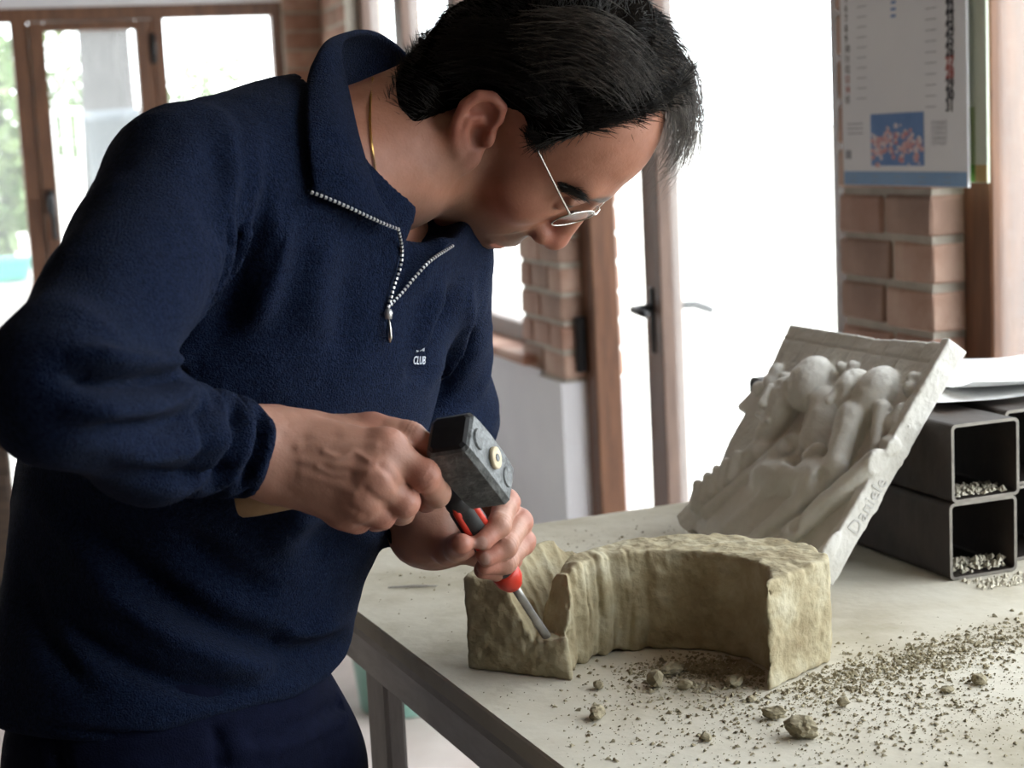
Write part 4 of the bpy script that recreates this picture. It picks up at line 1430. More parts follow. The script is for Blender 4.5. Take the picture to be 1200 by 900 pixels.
def pullover_shut(p):
    d = pull_core(p)
    d = smax(d, (HEM + .004 * np.sin(p[:, 0] * 30 + p[:, 1] * 17) - p[:, 2]).astype(f32), .012)
    ar = smin(cone(p, SHR, ELR, .063, .0445), chain(p, [ELR, MDR, WRR], [.0445, .0425, .0305], .02), .025)
    ar = ar + sleeve_folds(p, ELR, WRR, .5, .0058, 52, 2) + sleeve_folds(p, SHR, ELR, .5, .002, 26, 5)
    e = RT * .93 - UP * .30 + FW * .35; e = e / np.linalg.norm(e); L_ = 0.0
    tt = ((p - A(304, 534, 1.245).astype(f32)) @ e.astype(f32))
    ar = smax(ar, np.where(((p - SHR.astype(f32)) ** 2).sum(1) < .02, f32(-1), tt - f32(L_ + .002)), .006)   # cuff
    d = smin(d, ar, .014)
    al = smin(cone(p, SHL, ELL_, .064, .052), cone(p, ELL_, WRL, .052, .036), .03)
    al = al + sleeve_folds(p, ELL_, WRL, .45, .003, 44, 7) + sleeve_folds(p, SHL, ELL_, .2, .002, 30, 8)
    e2 = (WRL - ELL_); L2 = np.linalg.norm(e2); e2 = e2 / L2
    t2 = ((p - ELL_.astype(f32)) @ e2.astype(f32))
    al = smax(al, np.where(((p - SHL.astype(f32)) ** 2).sum(1) < .02, f32(-1), t2 - f32(L2 + .002)), .006)
    d = smin(d, al, .014)
    nk = chain(p, [NK0, NK1, NK2], [.080, .080, .080], .02)
    d = smax(d, -nk, .012)                                                       # neck opening
    return d.astype(f32)


def pullover(p):
    d = pullover_shut(p)
    v = chain(p, [A(512, 268, 1.372), A(490, 305, 1.356), A(462, 345, 1.345)], [.026, .018, .003])
    return smax(d, -v, .004).astype(f32)


lo = np.minimum(np.minimum(ELR - .07, SHR - .1), A(-20, 860, 1.45) - .12); hi = np.maximum(SHL + .12, A(560, 60, 1.6))
lo[2] = HEM - .06; hi[2] = max(SHR[2], NK0[2]) + .13
lo = np.minimum(lo, A(-60, 700, 1.45)); hi = np.maximum(hi, ELL_ + .08); lo[2] = HEM - .06
lo[1] = min(lo[1], ELR[1] - .08)
V4, F4 = surface(pullover, lo, hi, .0036)
# folds pressed into the cloth: ridges (+) and creases (-) drawn on the side that faces the window wall and the room
N4 = normals(V4, F4)
px, py, dep = proj(V4)
toc = CAM - V4; toc /= np.linalg.norm(toc, axis=1)[:, None]
face = np.clip(((N4 * toc).sum(1) - .05) / .3, 0, 1)
FOLDS = [  # polyline, width px, depth m
    ([(300, 215), (292, 290), (270, 360), (235, 420)], 18, -.005), ([(330, 240), (318, 320), (290, 400)], 18, .006),
    ([(226, 436), (150, 448), (60, 436)], 12, -.011), ([(235, 420), (160, 428), (70, 412)], 13, .006), ([(240, 452), (165, 475), (60, 480)], 15, .006), ([(262, 470), (180, 500), (90, 505)], 11, -.005),
    ([(285, 500), (205, 528), (120, 535)], 13, .004), ([(300, 545), (225, 560), (140, 558)], 10, -.004),
    ([(455, 640), (380, 600), (300, 610)], 20, .005), ([(440, 480), (400, 600), (360, 690)], 26, -.006), ([(400, 470), (345, 590), (310, 660)], 24, .005),
    ([(95, 615), (170, 680), (260, 735), (350, 760), (400, 745)], 16, -.009), ([(70, 640), (150, 715), (240, 765), (340, 790)], 18, .006),
    ([(40, 690), (120, 760), (220, 805), (330, 810)], 15, -.006), ([(30, 570), (110, 650), (190, 700)], 16, .004), ([(420, 740), (380, 770), (300, 800)], 14, -.005),
    ([(410, 715), (365, 745), (330, 750)], 12, .005), ([(200, 610), (260, 670), (330, 700)], 18, -.005), ([(20, 640), (50, 740), (110, 820)], 14, -.004),
    ([(535, 330), (512, 400), (480, 450)], 9, -.012), ([(552, 330), (535, 400), (500, 455)], 8, .006), ([(558, 380), (540, 430), (500, 480)], 7, -.006), ([(522, 320), (498, 380), (490, 420)], 8, .004),
    ([(385, 260), (370, 330), (365, 400)], 24, .004), ([(415, 300), (405, 380), (400, 430)], 20, -.003), ([(255, 150), (250, 230), (275, 300)], 22, -.003),
    ([(319, 480), (312, 530), (292, 586)], 6, .0022), ([(306, 474), (299, 530), (276, 588)], 5, -.0026), ([(292, 464), (286, 525), (263, 590)], 7, .0026), ([(277, 456), (270, 520), (247, 590)], 5, -.0030),
    ([(262, 450), (254, 512), (230, 585)], 7, .0024), ([(246, 446), (236, 505), (214, 575)], 6, -.0022),
    ([(10, 845), (150, 862), (300, 850), (400, 800)], 4, -.003)]
off = np.zeros(len(V4))
for pl_, w, a in FOLDS:
    c = hermite(pl_, 90)
    dd = np.full(len(V4), 1e9); tt = np.zeros(len(V4))
    near = (px > c[:, 0].min() - 3 * w) & (px < c[:, 0].max() + 3 * w) & (py > c[:, 1].min() - 3 * w) & (py < c[:, 1].max() + 3 * w) & (face > 0)
    ii = np.where(near)[0]
    dm = ((px[ii, None] - c[None, :, 0]) ** 2 + (py[ii, None] - c[None, :, 1]) ** 2)
    k = dm.argmin(1)
    end = np.clip(np.minimum(k, 89 - k) / 22.0, .1, 1)
    off[ii] += 2.1 * a * np.exp(-dm.min(1) / w ** 2) * end
V4 = V4 + N4 * (off * face)[:, None]
V4 = V4 + N4 * (.0017 * fbm(V4.astype(f32), 22, 3, 12))[:, None]
# the parted zip: cloth sunk between its two edges
NEAR_E = [(467, 270), (471, 292), (469, 312), (461, 338), (455, 360)]
FAR_E = [(455, 360), (471, 343), (485, 326), (505, 305), (532, 287)]
# ------------------------------------------------------------------ body: one mesh (head, neck, hands; trunk and limbs run on under the clothes)
def core(p):
    d = pull_core(p) + .042
    d = smin(d, smin(cone(p, SHR, ELR, .034, .011), chain(p, [ELR, MDR, WRR], [.011, .012, .018]), .02), .03)
    d = smin(d, smin(cone(p, SHL, ELL_, .036, .022), cone(p, ELL_, HAND_L['wrist'][1], .022, .020), .02), .03)
    d = smin(d, chain(p, [NK0 - _z * .06, NK0, NK1], [.05, .05, .045], .02), .03)
    return smax(d, (.87 - p[:, 2]).astype(f32), .02).astype(f32)


V5, F5 = surface(core, lo - .02, hi + [.02, .02, .03], .011)
n1, n2_, n3_ = len(V1), len(V2), len(V3)
VB = np.concatenate([V1, V2, V3, V5]); FB = np.concatenate([F1, F2 + n1, F3 + n1 + n2_, F5 + n1 + n2_ + n3_])
z5 = np.zeros(len(V5))
np_mesh('body', VB, FB, 'skin', man, True, dict(
    rosy=np.concatenate([np.clip(rosy, 0, 1), r2, r3, z5]), stubble=np.concatenate([stub, n2 * 0, n3 * 0, z5]),
    pale=np.concatenate([V1[:, 0] * 0, .62 * (1 - r2), .62 * (1 - r3), z5]), nail=np.concatenate([V1[:, 0] * 0, n2, n3, z5]), brow=np.concatenate([brow, n2 * 0, n3 * 0, z5])))
pull = np_mesh('fleece_pullover', V4, F4, 'fleece', man)

# ------------------------------------------------------------------ trousers and shoes
HJ = [A(150, 905, 1.425), A(312, 905, 1.53)]                   # right, left thigh just under the hem
def leg(i):
    h = HJ[i]; k = np.array([h[0] + .02, h[1] + .02, .50]); a = np.array([h[0] + .0, h[1] + .03, .09])
    return h, k, a


def trousers(p):
    d = ell(p, A(208, 845, 1.448), (.120, .142, .13), BM)
    for i in (0, 1):
        h, k, a = leg(i)
        d = smin(d, cone(p, h + _z * .0, k, .092, .075), .05)
        d = smin(d, cone(p, k, a, .074, .062) + .004 * np.sin(p[:, 2] * 60 + 2 * vnoise(p, 20, i)), .03)
    d = smax(d, (.055 - p[:, 2]).astype(f32), .01)
    d = smax(d, (p[:, 2] - .975).astype(f32), .01)
    return (d + .0015 * fbm(p, 18, 2, 3)).astype(f32)


lo6 = np.minimum(HJ[0], HJ[1]) - .19; hi6 = np.maximum(HJ[0], HJ[1]) + .19
lo6[2] = .03; hi6[2] = 1.02
V6, F6 = surface(trousers, lo6, hi6, .006)
N6 = normals(V6, F6); px, py, dep = proj(V6)
for pl_, w, a in (([(60, 830), (70, 900)], 9, -.006), ([(300, 870), (360, 850), (425, 810)], 9, -.006), ([(260, 880), (330, 870), (400, 840)], 10, .005), ([(255, 860), (262, 900)], 8, -.008)):
    c = hermite(pl_, 24); dm = ((px[:, None] - c[None, :, 0]) ** 2 + (py[:, None] - c[None, :, 1]) ** 2).min(1)
    V6 = V6 + N6 * (a * np.exp(-dm / w ** 2) * ((N6 @ -FW) > .1))[:, None]
np_mesh('trousers', V6, F6, 'trouser_cloth', man)
for i in (0, 1):
    h, k, a = leg(i)
    def shoe(p):
        q = p - np.array([a[0], a[1], 0], f32)
        x = q @ bf.astype(f32); y = q @ bl_.astype(f32); w = np.stack([x, y, q[:, 2]], 1)
        d = smin(ell(w, (.02, 0, .045), (.075, .043, .05)), ell(w, (.11, .0, .032), (.085, .046, .034)), .03)
        d = smin(d, cone(w, (-.01, 0, .06), (-.005, 0, .10), .046, .048), .02)
        return smax(d, -q[:, 2] + f32(.002), .004).astype(f32)
    c_ = np.array([a[0], a[1], .05])
    Vs, Fs = surface(shoe, c_ - [.22, .22, .06], c_ + [.25, .25, .13], .006)
    np_mesh('shoe', Vs, Fs, 'shoe_leather', man)

# ------------------------------------------------------------------ hammer (held)
pm('hammer_wood', (0.42, 0.27, 0.14), (0.56, 0.39, 0.23), 8, .55, .15, 60, stretch=(2, 2, 2))
pm('hammer_steel', (0.075, 0.08, 0.082), (0.19, 0.20, 0.205), 70, .5, .5, 180, metal=.45, detail=8)
pm('hammer_face', (0.012, 0.012, 0.014), (0.03, 0.03, 0.032), 30, .4, metal=.3)
pm('end_grain', (0.52, 0.42, 0.27), (0.66, 0.57, 0.41), 60, .8)
hh_ = RT * .40 - UP * .57 + FW * .717; hh_ /= np.linalg.norm(hh_)
ha = RT * .905 + UP * .16 - FW * .385; ha -= hh_ * (ha @ hh_); ha /= np.linalg.norm(ha)
hk = np.cross(ha, hh_); hk = hk if hk @ UP < 0 else -hk
HC = A(552, 541, 1.278)
hammer = tag(empty('club_hammer', (0, 0, 0)), 'short-handled club hammer with a grey steel head held above the chisel', 'hammer')
HL, HS = .080, .0178
rings = []
for s, k in ((-HL / 2, .74), (-HL / 2 + .0035, .98), (-HL / 2 + .012, 1.02), (-.012, 1.05), (.012, 1.05), (HL / 2 - .012, 1.02), (HL / 2 - .0035, .98), (HL / 2, .74)):
    c = HC + hh_ * s; ch = .30
    ring = []
    for x, y in ((1, ch), (ch, 1), (-ch, 1), (-1, ch), (-1, -ch), (-ch, -1), (ch, -1), (1, -ch)):
        f = .80
        x = math.copysign(min(abs(x), 1), x); y = math.copysign(min(abs(y), 1), y)
        if abs(x) < 1: x = math.copysign(f, x)
        if abs(y) < 1: y = math.copysign(f, y)
        ring.append(c + ha * HS * k * x + hk * HS * k * y)
    rings.append(ring)
V = [q for r in rings for q in r]; Fc = []
for i in range(len(rings) - 1):
    for j in range(8):
        Fc.append((i * 8 + j, i * 8 + (j + 1) % 8, (i + 1) * 8 + (j + 1) % 8, (i + 1) * 8 + j))
n = len(V)
Fc.append(tuple(range(n - 8, n)))
hd = mesh_obj('hammer_head', V, Fc, 'hammer_steel', hammer)
mesh_obj('striking_face', [q - hh_ * .0004 for q in rings[0]] + [q * .5 + rings[0][(i) % 8] * .5 for i, q in enumerate(rings[1])], [tuple(range(8))[::-1]] + [(j, (j + 1) % 8, 8 + (j + 1) % 8, 8 + j) for j in range(8)], 'hammer_face', hammer)
for b in (hd,):
    bm = bmesh.new(); bm.from_mesh(b.data); bmesh.ops.holes_fill(bm, edges=bm.edges); bmesh.ops.recalc_face_normals(bm, faces=bm.faces); bm.to_mesh(b.data); bm.free()
eye = HC + ha * HS * 1.05
neck = HC - ha * HS * 1.0
butt = A(279, 590, 1.292); hx = neck - butt
pts = [butt + hx * t for t in (0, .012, .07, .3, .6, .9, 1.0)] + [eye]
MB().tube(pts, [.0110, .0132, .0142, .0136, .0130, .0126, .0118, .0085], 18, flat=.85).build('hammer_handle', 'hammer_wood', hammer, True)
MB().tube([eye - ha * .001, eye + ha * .0028, eye + ha * .0032], [.0085, .0085, .0075], 18).build('handle_end', 'end_grain', hammer, True)
MB().tube([eye + ha * .0030, eye + ha * .0038], [.0032, .0030], 10).build('wedge', 'hammer_steel', hammer)
for s in (-1, 1):      # cast recesses on the cheek beside the eye
    c = eye + hh_ * s * .026 + ha * .0002
    MB().tube([c - ha * .001, c + ha * .0006], [.0085, .0075], 14).build('cheek_boss', 'hammer_steel', hammer)

# ------------------------------------------------------------------ chisel (held)
pm('chisel_black', (0.014, 0.014, 0.015), (0.03, 0.03, 0.03), 40, .55, .1, 100)
pm('chisel_red', (0.55, 0.035, 0.018), rough=.4)
pm('chisel_steel', (0.30, 0.29, 0.28), (0.45, 0.44, 0.42), 40, .4, metal=.8)
c0, c1 = A(532, 579, 1.362), A(640, 745, 1.478)
cx = c1 - c0; cl = np.linalg.norm(cx); cu = cx / cl
chis = tag(empty('chisel', (0, 0, 0)), 'red and black handled chisel with its steel tip in the stone channel', 'chisel')
MB().lathe(c0, cu, [(0, .0085), (.002, .0108), (.010, .0118), (.0125, .0105), (.0145, .0105), (.017, .0120), (.05, .0125), (.085, .0115), (.098, .0110)], 20).build('grip', 'chisel_black', chis, True)
sd = np.cross(cu, FW); sd /= np.linalg.norm(sd)
tw = np.cross(cu, sd)
for a in (35, 125, 215, 305):
    o_ = sd * cos(radians(a)) + tw * sin(radians(a))
    MB().tube([c0 + cu * t + o_ * r for t, r in ((.004, .0085), (.012, .0098), (.02, .0100), (.06, .0104), (.096, .0094))], [.002, .0034, .0036, .0036, .003], 8).build('red_inlay', 'chisel_red', chis, True)
MB().lathe(c0, cu, [(.097, .0108), (.099, .0124), (.110, .0118), (.118, .0085), (.119, .006)], 20).build('collar', 'chisel_red', chis, True)
pts = [c0 + cu * t for t in (.116, .135, cl - .03, cl - .008, cl)]
MB().tube(pts, [.0045, .0042, .0040, .0046, .0046], 12, flat=.8).build('blade', 'chisel_steel', chis, True)

# ------------------------------------------------------------------ collar of the pullover, turned outwards
def on(fn, x, y, lift, d0=.9):
    q = march(fn, x, y, d0)
    if q is None: return None
    v = ray(x, y); return q - v / np.linalg.norm(v) * lift


def both(p):
    return np.minimum(pullover_shut(p), skin_head(p))


near_base = [(366, 226), (361, 180), (358, 135), (360, 98)]
near_rim = [(467, 269), (441, 226), (421, 166), (408, 108)]
stn = []
for b, r in zip(near_base, near_rim):
    qb = on(both, *b, .010); qr = on(both, *r, .012)
    if qb is None: qb = A(*b, 1.34)
    if qr is None: qr = A(*r, 1.36)
    stn.append((qb, qr))
stn += [(A(370, 80, 1.36), A(399, 66, 1.375)), (A(385, 92, 1.42), A(410, 42, 1.415)), (A(415, 112, 1.475), A(438, 37, 1.462)), (A(455, 130, 1.51), A(470, 56, 1.497)),
        (A(490, 150, 1.53), A(497, 95, 1.515)), (A(520, 220, 1.52), A(520, 175, 1.51)), (A(540, 270, 1.50), A(531, 262, 1.495)), (A(536, 290, 1.49), A(520, 300, 1.475))]
nb = len(stn); CS = 60; CT = 9
Bc = hermite([b for b, r in stn], CS); Rc = hermite([r for b, r in stn], CS)
mid = (Bc.mean(0) + Rc.mean(0)) / 2
V = []
for i in range(CS):
    for j in range(CT):
        t = j / (CT - 1)
        q = Bc[i] * (1 - t) + Rc[i] * t
        o_ = q - (NK0 * .4 + NK1 * .6); o_ -= (NK1 - NK0) / np.linalg.norm(NK1 - NK0) * (o_ @ (NK1 - NK0) / np.linalg.norm(NK1 - NK0))
        o_ /= np.linalg.norm(o_) + 1e-9
        V.append(q + o_ * .012 * sin(pi * t) * (1 if i > 8 else .6))
V = np.array(V)
G = V.reshape(CS, CT, 3)
nx = np.cross(np.gradient(G, axis=0), np.gradient(G, axis=1)); nx /= np.linalg.norm(nx, axis=2)[..., None] + 1e-9
th = .0028
A1 = (G + nx * th).reshape(-1, 3); A2 = (G - nx * th).reshape(-1, 3)
Fq = []
ix = lambda i, j, s: s * CS * CT + i * CT + j
for i in range(CS - 1):
    for j in range(CT - 1):
        Fq.append((ix(i, j, 0), ix(i + 1, j, 0), ix(i + 1, j + 1, 0), ix(i, j + 1, 0)))
        Fq.append((ix(i, j, 1), ix(i, j + 1, 1), ix(i + 1, j + 1, 1), ix(i + 1, j, 1)))
    for j in (0, CT - 1):
        q = (ix(i, j, 0), ix(i, j, 1), ix(i + 1, j, 1), ix(i + 1, j, 0)); Fq.append(q if j == 0 else q[::-1])
for j in range(CT - 1):
    for i in (0, CS - 1):
        q = (ix(i, j, 0), ix(i, j + 1, 0), ix(i, j + 1, 1), ix(i, j, 1)); Fq.append(q if i == 0 else q[::-1])
collar = mesh_obj('collar', np.concatenate([A1, A2]), Fq, 'fleece', pull, True)
sb_ = collar.modifiers.new('soft', 'SUBSURF'); sb_.levels = 1; sb_.render_levels = 1

# zip: teeth along both edges, slider and pull tab
def teeth(path3, name, parent, r=.00145, step=.0038):
    c = hermite(path3, 120)
    seg = np.concatenate([[0], np.cumsum(np.linalg.norm(np.diff(c, axis=0), axis=1))])
    m = MB(); s = 0; k = 0
    while s < seg[-1]:
        q = np.array([np.interp(s, seg, c[:, a]) for a in range(3)]); e = np.array([np.interp(s + .001, seg, c[:, a]) for a in range(3)]) - q
        e /= np.linalg.norm(e) + 1e-9
        m.tube([q - e * .0010, q + e * .0010], [r, r], 6); s += step; k += 1
    tape = MB().tube(list(c[::4]), .0013, 6)
    o = m.build(name, 'zip_metal', parent)
    tape.build('zip_tape', 'fleece', o, True)
    return o
edge0 = [G[0][j] - FW * .002 for j in range(CT)]
teeth(edge0, 'zip_teeth', pull)
near3 = [on(pullover_shut, *q, .003) for q in NEAR_E]; far3 = [on(pullover_shut, *q, .003) for q in FAR_E]
near3[0] = edge0[-1]
near3 = [q for q in near3 if q is not None]; far3 = [q for q in far3 if q is not None]
teeth(near3, 'zip_teeth', pull); teeth(far3, 'zip_teeth', pull)
s0, s1 = on(pullover_shut, 455, 362, .006), on(pullover_shut, 456, 402, .008)
ax = (s1 - s0); 
MB().tube([s0, s0 + ax * .12, s0 + ax * .3], [.0022, .0034, .0026], 8).build('zip_slider', 'zip_metal', pull, True)
MB().tube([s0 + ax * .28, s0 + ax * .45, s0 + ax * .6, s0 + ax * .85, s1], [.0012, .0022, .0030, .0034, .0014], 8, flat=.5).build('zip_pull', 'spectacle_metal', pull, True)

# small embroidered badge on the chest: a triangle of stitches over four letters
bo = on(pullover_shut, 484, 427, .0015)
ux = on(pullover_shut, 506, 427, .0015) - bo; uy = on(pullover_shut, 486, 405, .0015) - bo
ux = ux / np.linalg.norm(ux); uy = uy - ux * (uy @ ux); uy /= np.linalg.norm(uy)
lg = text_mesh('CLUB', .0098, 'embroidery', 'badge', bo - FW * .003, ux, uy, .0003, pull)
mbt = MB()
for x0, y0_, x1, y1_ in ((.003, .009, .009, .021), (.0055, .009, .010, .018), (.009, .009, .0115, .021), (.0115, .021, .0145, .021), (.0145, .009, .0135, .020), (.008, .014, .0125, .013), (.0035, .0085, .007, .0105), (.0115, .0095, .0125, .015)):
    mbt.tube([bo - FW * .003 + 1.2 * (ux * x0 + uy * y0_), bo - FW * .003 + 1.2 * (ux * x1 + uy * y1_)], .0007, 5)
mbt.build('badge_stitching', 'embroidery', pull)

# gold chain round the neck
ch_pts = [on(skin_head, *q, .0012) for q in ((437, 91), (434, 120), (434, 150), (437, 180), (441, 205), (446, 232))]
ch_pts = [q for q in ch_pts if q is not None]
c = hermite(ch_pts, 70); m = MB()
for i in range(len(c) - 1):
    m.tube([c[i], c[i] * .4 + c[i + 1] * .6], [.0011, .0011], 5)
m.build('neck_chain', 'gold', man)

# ------------------------------------------------------------------ spectacles, in the frame of the head
sp = empty('spectacles', (0, 0, 0), man)
hp = lambda *q: from_head(np.array(q))
for s in (-1, 1):
    MB().tube([hp(.008, s * .074, .036), hp(.03, s * .0725, .033), hp(.088, s * .066, .029), hp(.0895, s * .0585, .024)], .0009, 6).build('temple_arm', 'spectacle_metal', sp, True)
    rim = [hp(.0985 - .0095 * cos(a), s * (.035 + .0245 * cos(a)), .016 + .0165 * sin(a)) for a in np.linspace(0, 2 * pi, 33)]
    MB().tube(rim, .0008, 6, cap=False).build('lens_rim', 'spectacle_metal', sp, True)
    c_ = np.mean(rim[:-1], 0); fr = HR[:, 0] * .0006
    V = [c_ + fr * 2] + [q + fr * .5 for q in rim[:-1]] + [c_ - fr * .2] + [q - fr * .5 for q in rim[:-1]]
    Fc = [(0, 1 + i, 1 + (i + 1) % 32) for i in range(32)] + [(33, 34 + (i + 1) % 32, 34 + i) for i in range(32)]
    mesh_obj('lens', V, Fc, 'lens_glass', sp, True)
    MB().tube([hp(.102, s * .011, .016), hp(.098, s * .0115, .010), hp(.0965, s * .0115, .006)], [.0007, .0012, .0016], 6).build('nose_pad', 'spectacle_metal', sp, True)
MB().tube([hp(.1035, -.0115, .020), hp(.109, -.006, .023), hp(.109, .006, .023), hp(.1035, .0115, .020)], .0009, 6).build('bridge', 'spectacle_metal', sp, True)

# ------------------------------------------------------------------ hair: a close cap plus locks
def zmin(x):
    return np.interp(x, [-.12, -.075, -.055, -.038, -.027, -.004, .026, .034, .040, .050, .07, .10], [-.035, -.048, -.056, -.045, .004, .036, .030, .084, .110, .128, .128, .120]).astype(f32)


def hair_sdf(p):
    q = to_head(p)
    a = np.abs(q[:, 1])
    zm = zmin(q[:, 0]) + np.where(q[:, 0] > .03, np.clip((.05 - a) / .05, 0, 1) * .004, 0)
    m = np.clip((q[:, 2] - zm) / .022, 0, 1) * np.clip(((.050 + .5 * np.maximum(q[:, 2] - .085, 0)) - q[:, 0]) / .012 + .7 * (q[:, 2] > .09), 0, 1)
    sk = ell(q, (-.006, 0, .050), (.096, .0735, .080))
    sk = smin(sk, ell(q, (.026, 0, .050), (.060, .061, .060)), .03)
    nk = chain(p, [NK1, NK2], [.0605, .056])
    sk = smin(sk, nk, .03)
    th_ = .0015 + .0065 * m + .006 * np.clip((q[:, 2] - .06) / .06, 0, 1) + .0016 * np.sin((q[:, 0] * 260 + q[:, 1] * 130) + 3 * vnoise(q, 50, 3)) * m
    d = sk - th_ * np.sqrt(m)
    return (np.where(m > .02, d, np.maximum(d, .002) + .004)).astype(f32)


V7, F7 = surface(hair_sdf, HT - .17, HT + [.17, .17, .17], .0022)
V7 = relax(V7, F7, 1, .5)
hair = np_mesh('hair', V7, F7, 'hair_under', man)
N7 = normals(V7, F7)
q7 = to_head(V7.astype(f32)); hN = N7 @ HR
G_H = np.array([0, 0, -1.0]) @ HR
gr = np.random.default_rng(11)


def locks(sel, n, length, r, drift, lift, grav, wob, seed, name, mat, seg=6):
    gg = np.random.default_rng(seed)
    ii = gg.choice(np.where(sel)[0], n)
    pos = q7[ii].astype(float) + gg.normal(0, .0008, (n, 3)) - hN[ii] * .002
    nr = hN[ii]
    dv = np.array([drift(*x) for x in pos]) + gg.normal(0, wob, (n, 3))
    dv -= nr * (dv * nr).sum(1)[:, None]; dv /= np.linalg.norm(dv, axis=1)[:, None] + 1e-9
    dv = dv + nr * lift * (.5 + gg.random((n, 1)))
    L_ = length * (.6 + .7 * gg.random((n, 1)))
    pts = [pos]; v = dv / np.linalg.norm(dv, axis=1)[:, None]
    for k in range(seg):
        v = v + G_H * grav * (k + 1) / seg + gg.normal(0, wob * .35, (n, 3)); 
        # stay outside the skull
        cc = pts[-1] - np.array([-.003, 0, .050]); rr = np.sqrt(((cc / np.array([.108, .085, .093])) ** 2).sum(1))[:, None]
        out = cc / np.linalg.norm(cc, axis=1)[:, None]
        v = v + out * np.clip(1.0 - rr, 0, .3) * 1.6
        v /= np.linalg.norm(v, axis=1)[:, None]
        pts.append(pts[-1] + v * L_ / seg)
    P_ = np.stack(pts, 1)                                        # n, seg+1, 3
    w = r * np.array([1, 1, .95, .85, .7, .5, .12])[:seg + 1]
    t = np.gradient(P_, axis=1); t /= np.linalg.norm(t, axis=2)[..., None] + 1e-9
    a = np.cross(t, np.array([.3, .8, .5])); a /= np.linalg.norm(a, axis=2)[..., None] + 1e-9
    b = np.cross(t, a)
    ring = np.stack([P_ + w[None, :, None] * (a * cos(x) + b * sin(x)) for x in (0, 2.094, 4.189)], 2)   # n, seg+1, 3, 3
    V = from_head(ring.reshape(-1, 3))
    base = np.arange(n)[:, None, None] * (seg + 1) * 3 + np.arange(seg)[None, :, None] * 3
    j = np.arange(3)[None, None, :]; j2 = (j + 1) % 3
    F = np.stack([base + j, base + j2, base + 3 + j2, base + 3 + j], -1).reshape(-1, 4)
    return np_mesh(name, V, F, mat, hair)


x7, y7, z7 = q7.T
back_dir = lambda x, y, z: (-.8, 0, -.55) if x < .0 else (-.9, 0, -.25)
notear = ~((x7 > -.030) & (x7 < .022) & (z7 < .050) & (z7 > -.03))
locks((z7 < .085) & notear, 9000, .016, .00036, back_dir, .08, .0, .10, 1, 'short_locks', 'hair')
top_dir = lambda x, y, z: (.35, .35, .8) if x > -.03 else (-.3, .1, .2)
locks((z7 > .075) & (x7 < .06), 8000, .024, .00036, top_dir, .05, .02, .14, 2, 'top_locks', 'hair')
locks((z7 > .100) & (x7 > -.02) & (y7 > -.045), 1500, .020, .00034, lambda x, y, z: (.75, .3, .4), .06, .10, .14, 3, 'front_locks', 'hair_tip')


def guided(guides, n, r, jit, seed, name, mat, spread=.6):
    """locks that follow a few guide curves"""
    gg = np.random.default_rng(seed); K = 12
    C = np.stack([hermite([A(*q) for q in gd], K) for gd in guides])       # guides, K, 3
    m = len(C); out = []
    for _ in range(n):
        w = gg.dirichlet(np.full(m, spread)); c = np.tensordot(w, C, 1)
        o0, o1 = gg.normal(0, jit, 3), gg.normal(0, jit * 1.6, 3)
        tt = np.linspace(0, 1, K)[:, None]
        c = c + o0 * (1 - tt) + o1 * tt + .0022 * np.sin(tt * gg.uniform(3, 8) + gg.uniform(0, 6)) * gg.normal(0, 1, 3)
        e = int(gg.uniform(.6, 1.01) * K)
        c = hermite(c[:max(e, 5)], 9); out.append(c)
    P_ = np.array(out); nn, S_ = P_.shape[:2]
    w = r * np.interp(np.linspace(0, 1, S_), [0, .6, 1], [1, .8, .15])
    t_ = np.gradient(P_, axis=1); t_ /= np.linalg.norm(t_, axis=2)[..., None] + 1e-9
    a = np.cross(t_, np.array([.3, .8, .5])); a /= np.linalg.norm(a, axis=2)[..., None] + 1e-9
    b = np.cross(t_, a)
    ring = np.stack([P_ + w[None, :, None] * (a * cos(x) + b * sin(x)) for x in (0, 2.094, 4.189)], 2)
    base = np.arange(nn)[:, None, None] * S_ * 3 + np.arange(S_ - 1)[None, :, None] * 3
    j = np.arange(3)[None, None, :]; j2 = (j + 1) % 3
    F = np.stack([base + j, base + j2, base + 3 + j2, base + 3 + j], -1).reshape(-1, 4)
    return np_mesh(name, ring.reshape(-1, 3), F, mat, hair)


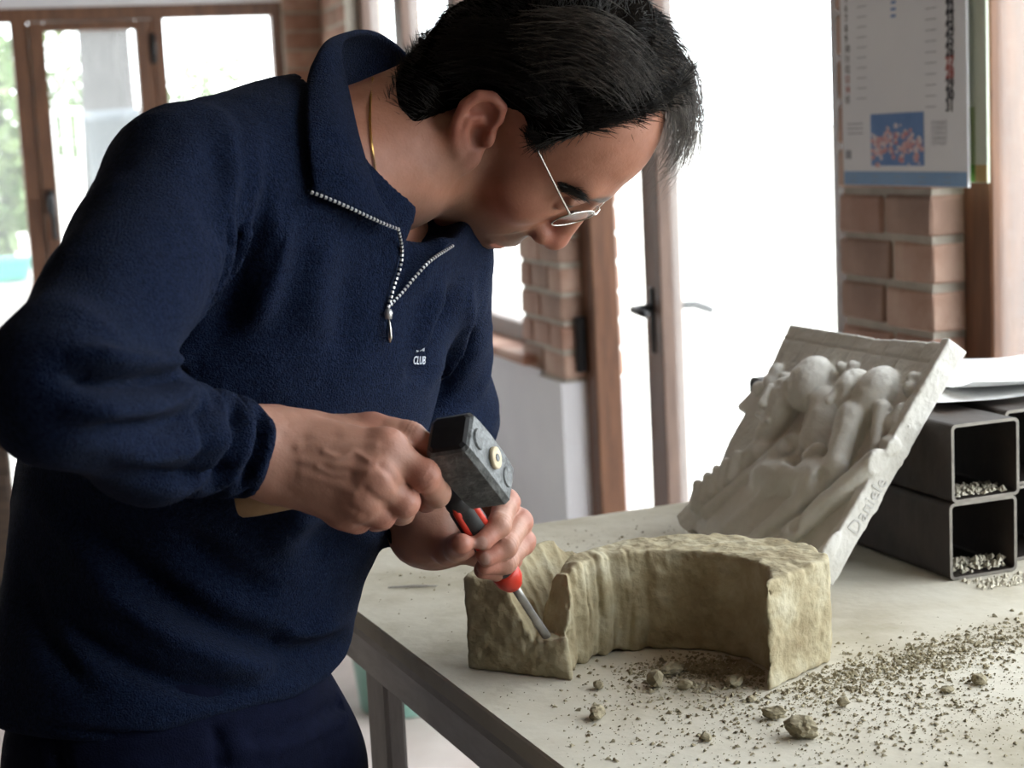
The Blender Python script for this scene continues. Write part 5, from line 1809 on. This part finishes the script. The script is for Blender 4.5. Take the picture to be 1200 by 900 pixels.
# front hair falling forward over the forehead
FR_ = [[(715, 35, 1.40), (768, 60, 1.40), (800, 105, 1.41), (800, 160, 1.42), (776, 212, 1.43)],
       [(730, 25, 1.43), (784, 50, 1.43), (812, 100, 1.43), (810, 155, 1.44), (794, 200, 1.45), (758, 230, 1.45)],
       [(725, 70, 1.39), (764, 95, 1.39), (788, 135, 1.40), (786, 185, 1.41)],
       [(740, 60, 1.45), (790, 85, 1.46), (806, 130, 1.46), (790, 195, 1.46), (738, 226, 1.46)]]
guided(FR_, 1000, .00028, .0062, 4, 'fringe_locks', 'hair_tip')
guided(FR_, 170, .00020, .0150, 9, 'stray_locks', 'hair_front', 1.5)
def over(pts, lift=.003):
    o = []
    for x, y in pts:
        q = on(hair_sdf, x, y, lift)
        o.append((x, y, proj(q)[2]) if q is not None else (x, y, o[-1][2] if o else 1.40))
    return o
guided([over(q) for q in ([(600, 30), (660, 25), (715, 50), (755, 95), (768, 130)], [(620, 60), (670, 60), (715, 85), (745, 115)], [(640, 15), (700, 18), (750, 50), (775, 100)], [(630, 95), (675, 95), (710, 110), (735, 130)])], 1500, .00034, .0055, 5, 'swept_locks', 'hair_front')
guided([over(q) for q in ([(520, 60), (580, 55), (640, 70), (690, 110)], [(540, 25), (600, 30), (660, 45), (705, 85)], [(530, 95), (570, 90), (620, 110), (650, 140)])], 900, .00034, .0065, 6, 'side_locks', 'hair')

def on_skin(pts, lift=.0012):
    o = []
    for x, y in pts:
        q = on(skin_head, x, y, lift)
        o.append((x, y, proj(q)[2]) if q is not None else (x, y, o[-1][2] if o else 1.42))
    return o
guided([on_skin([(656, 217), (670, 221), (685, 229), (698, 237)]), on_skin([(660, 220), (672, 225), (685, 232), (695, 238)])], 190, .00022, .0009, 12, 'eyebrow', 'hair')
guided([on_skin([(628, 150), (634, 163), (638, 178)]), on_skin([(616, 150), (622, 164), (628, 180)]), on_skin([(640, 158), (645, 168), (648, 178)])], 380, .00024, .0022, 13, 'sideburn', 'hair')
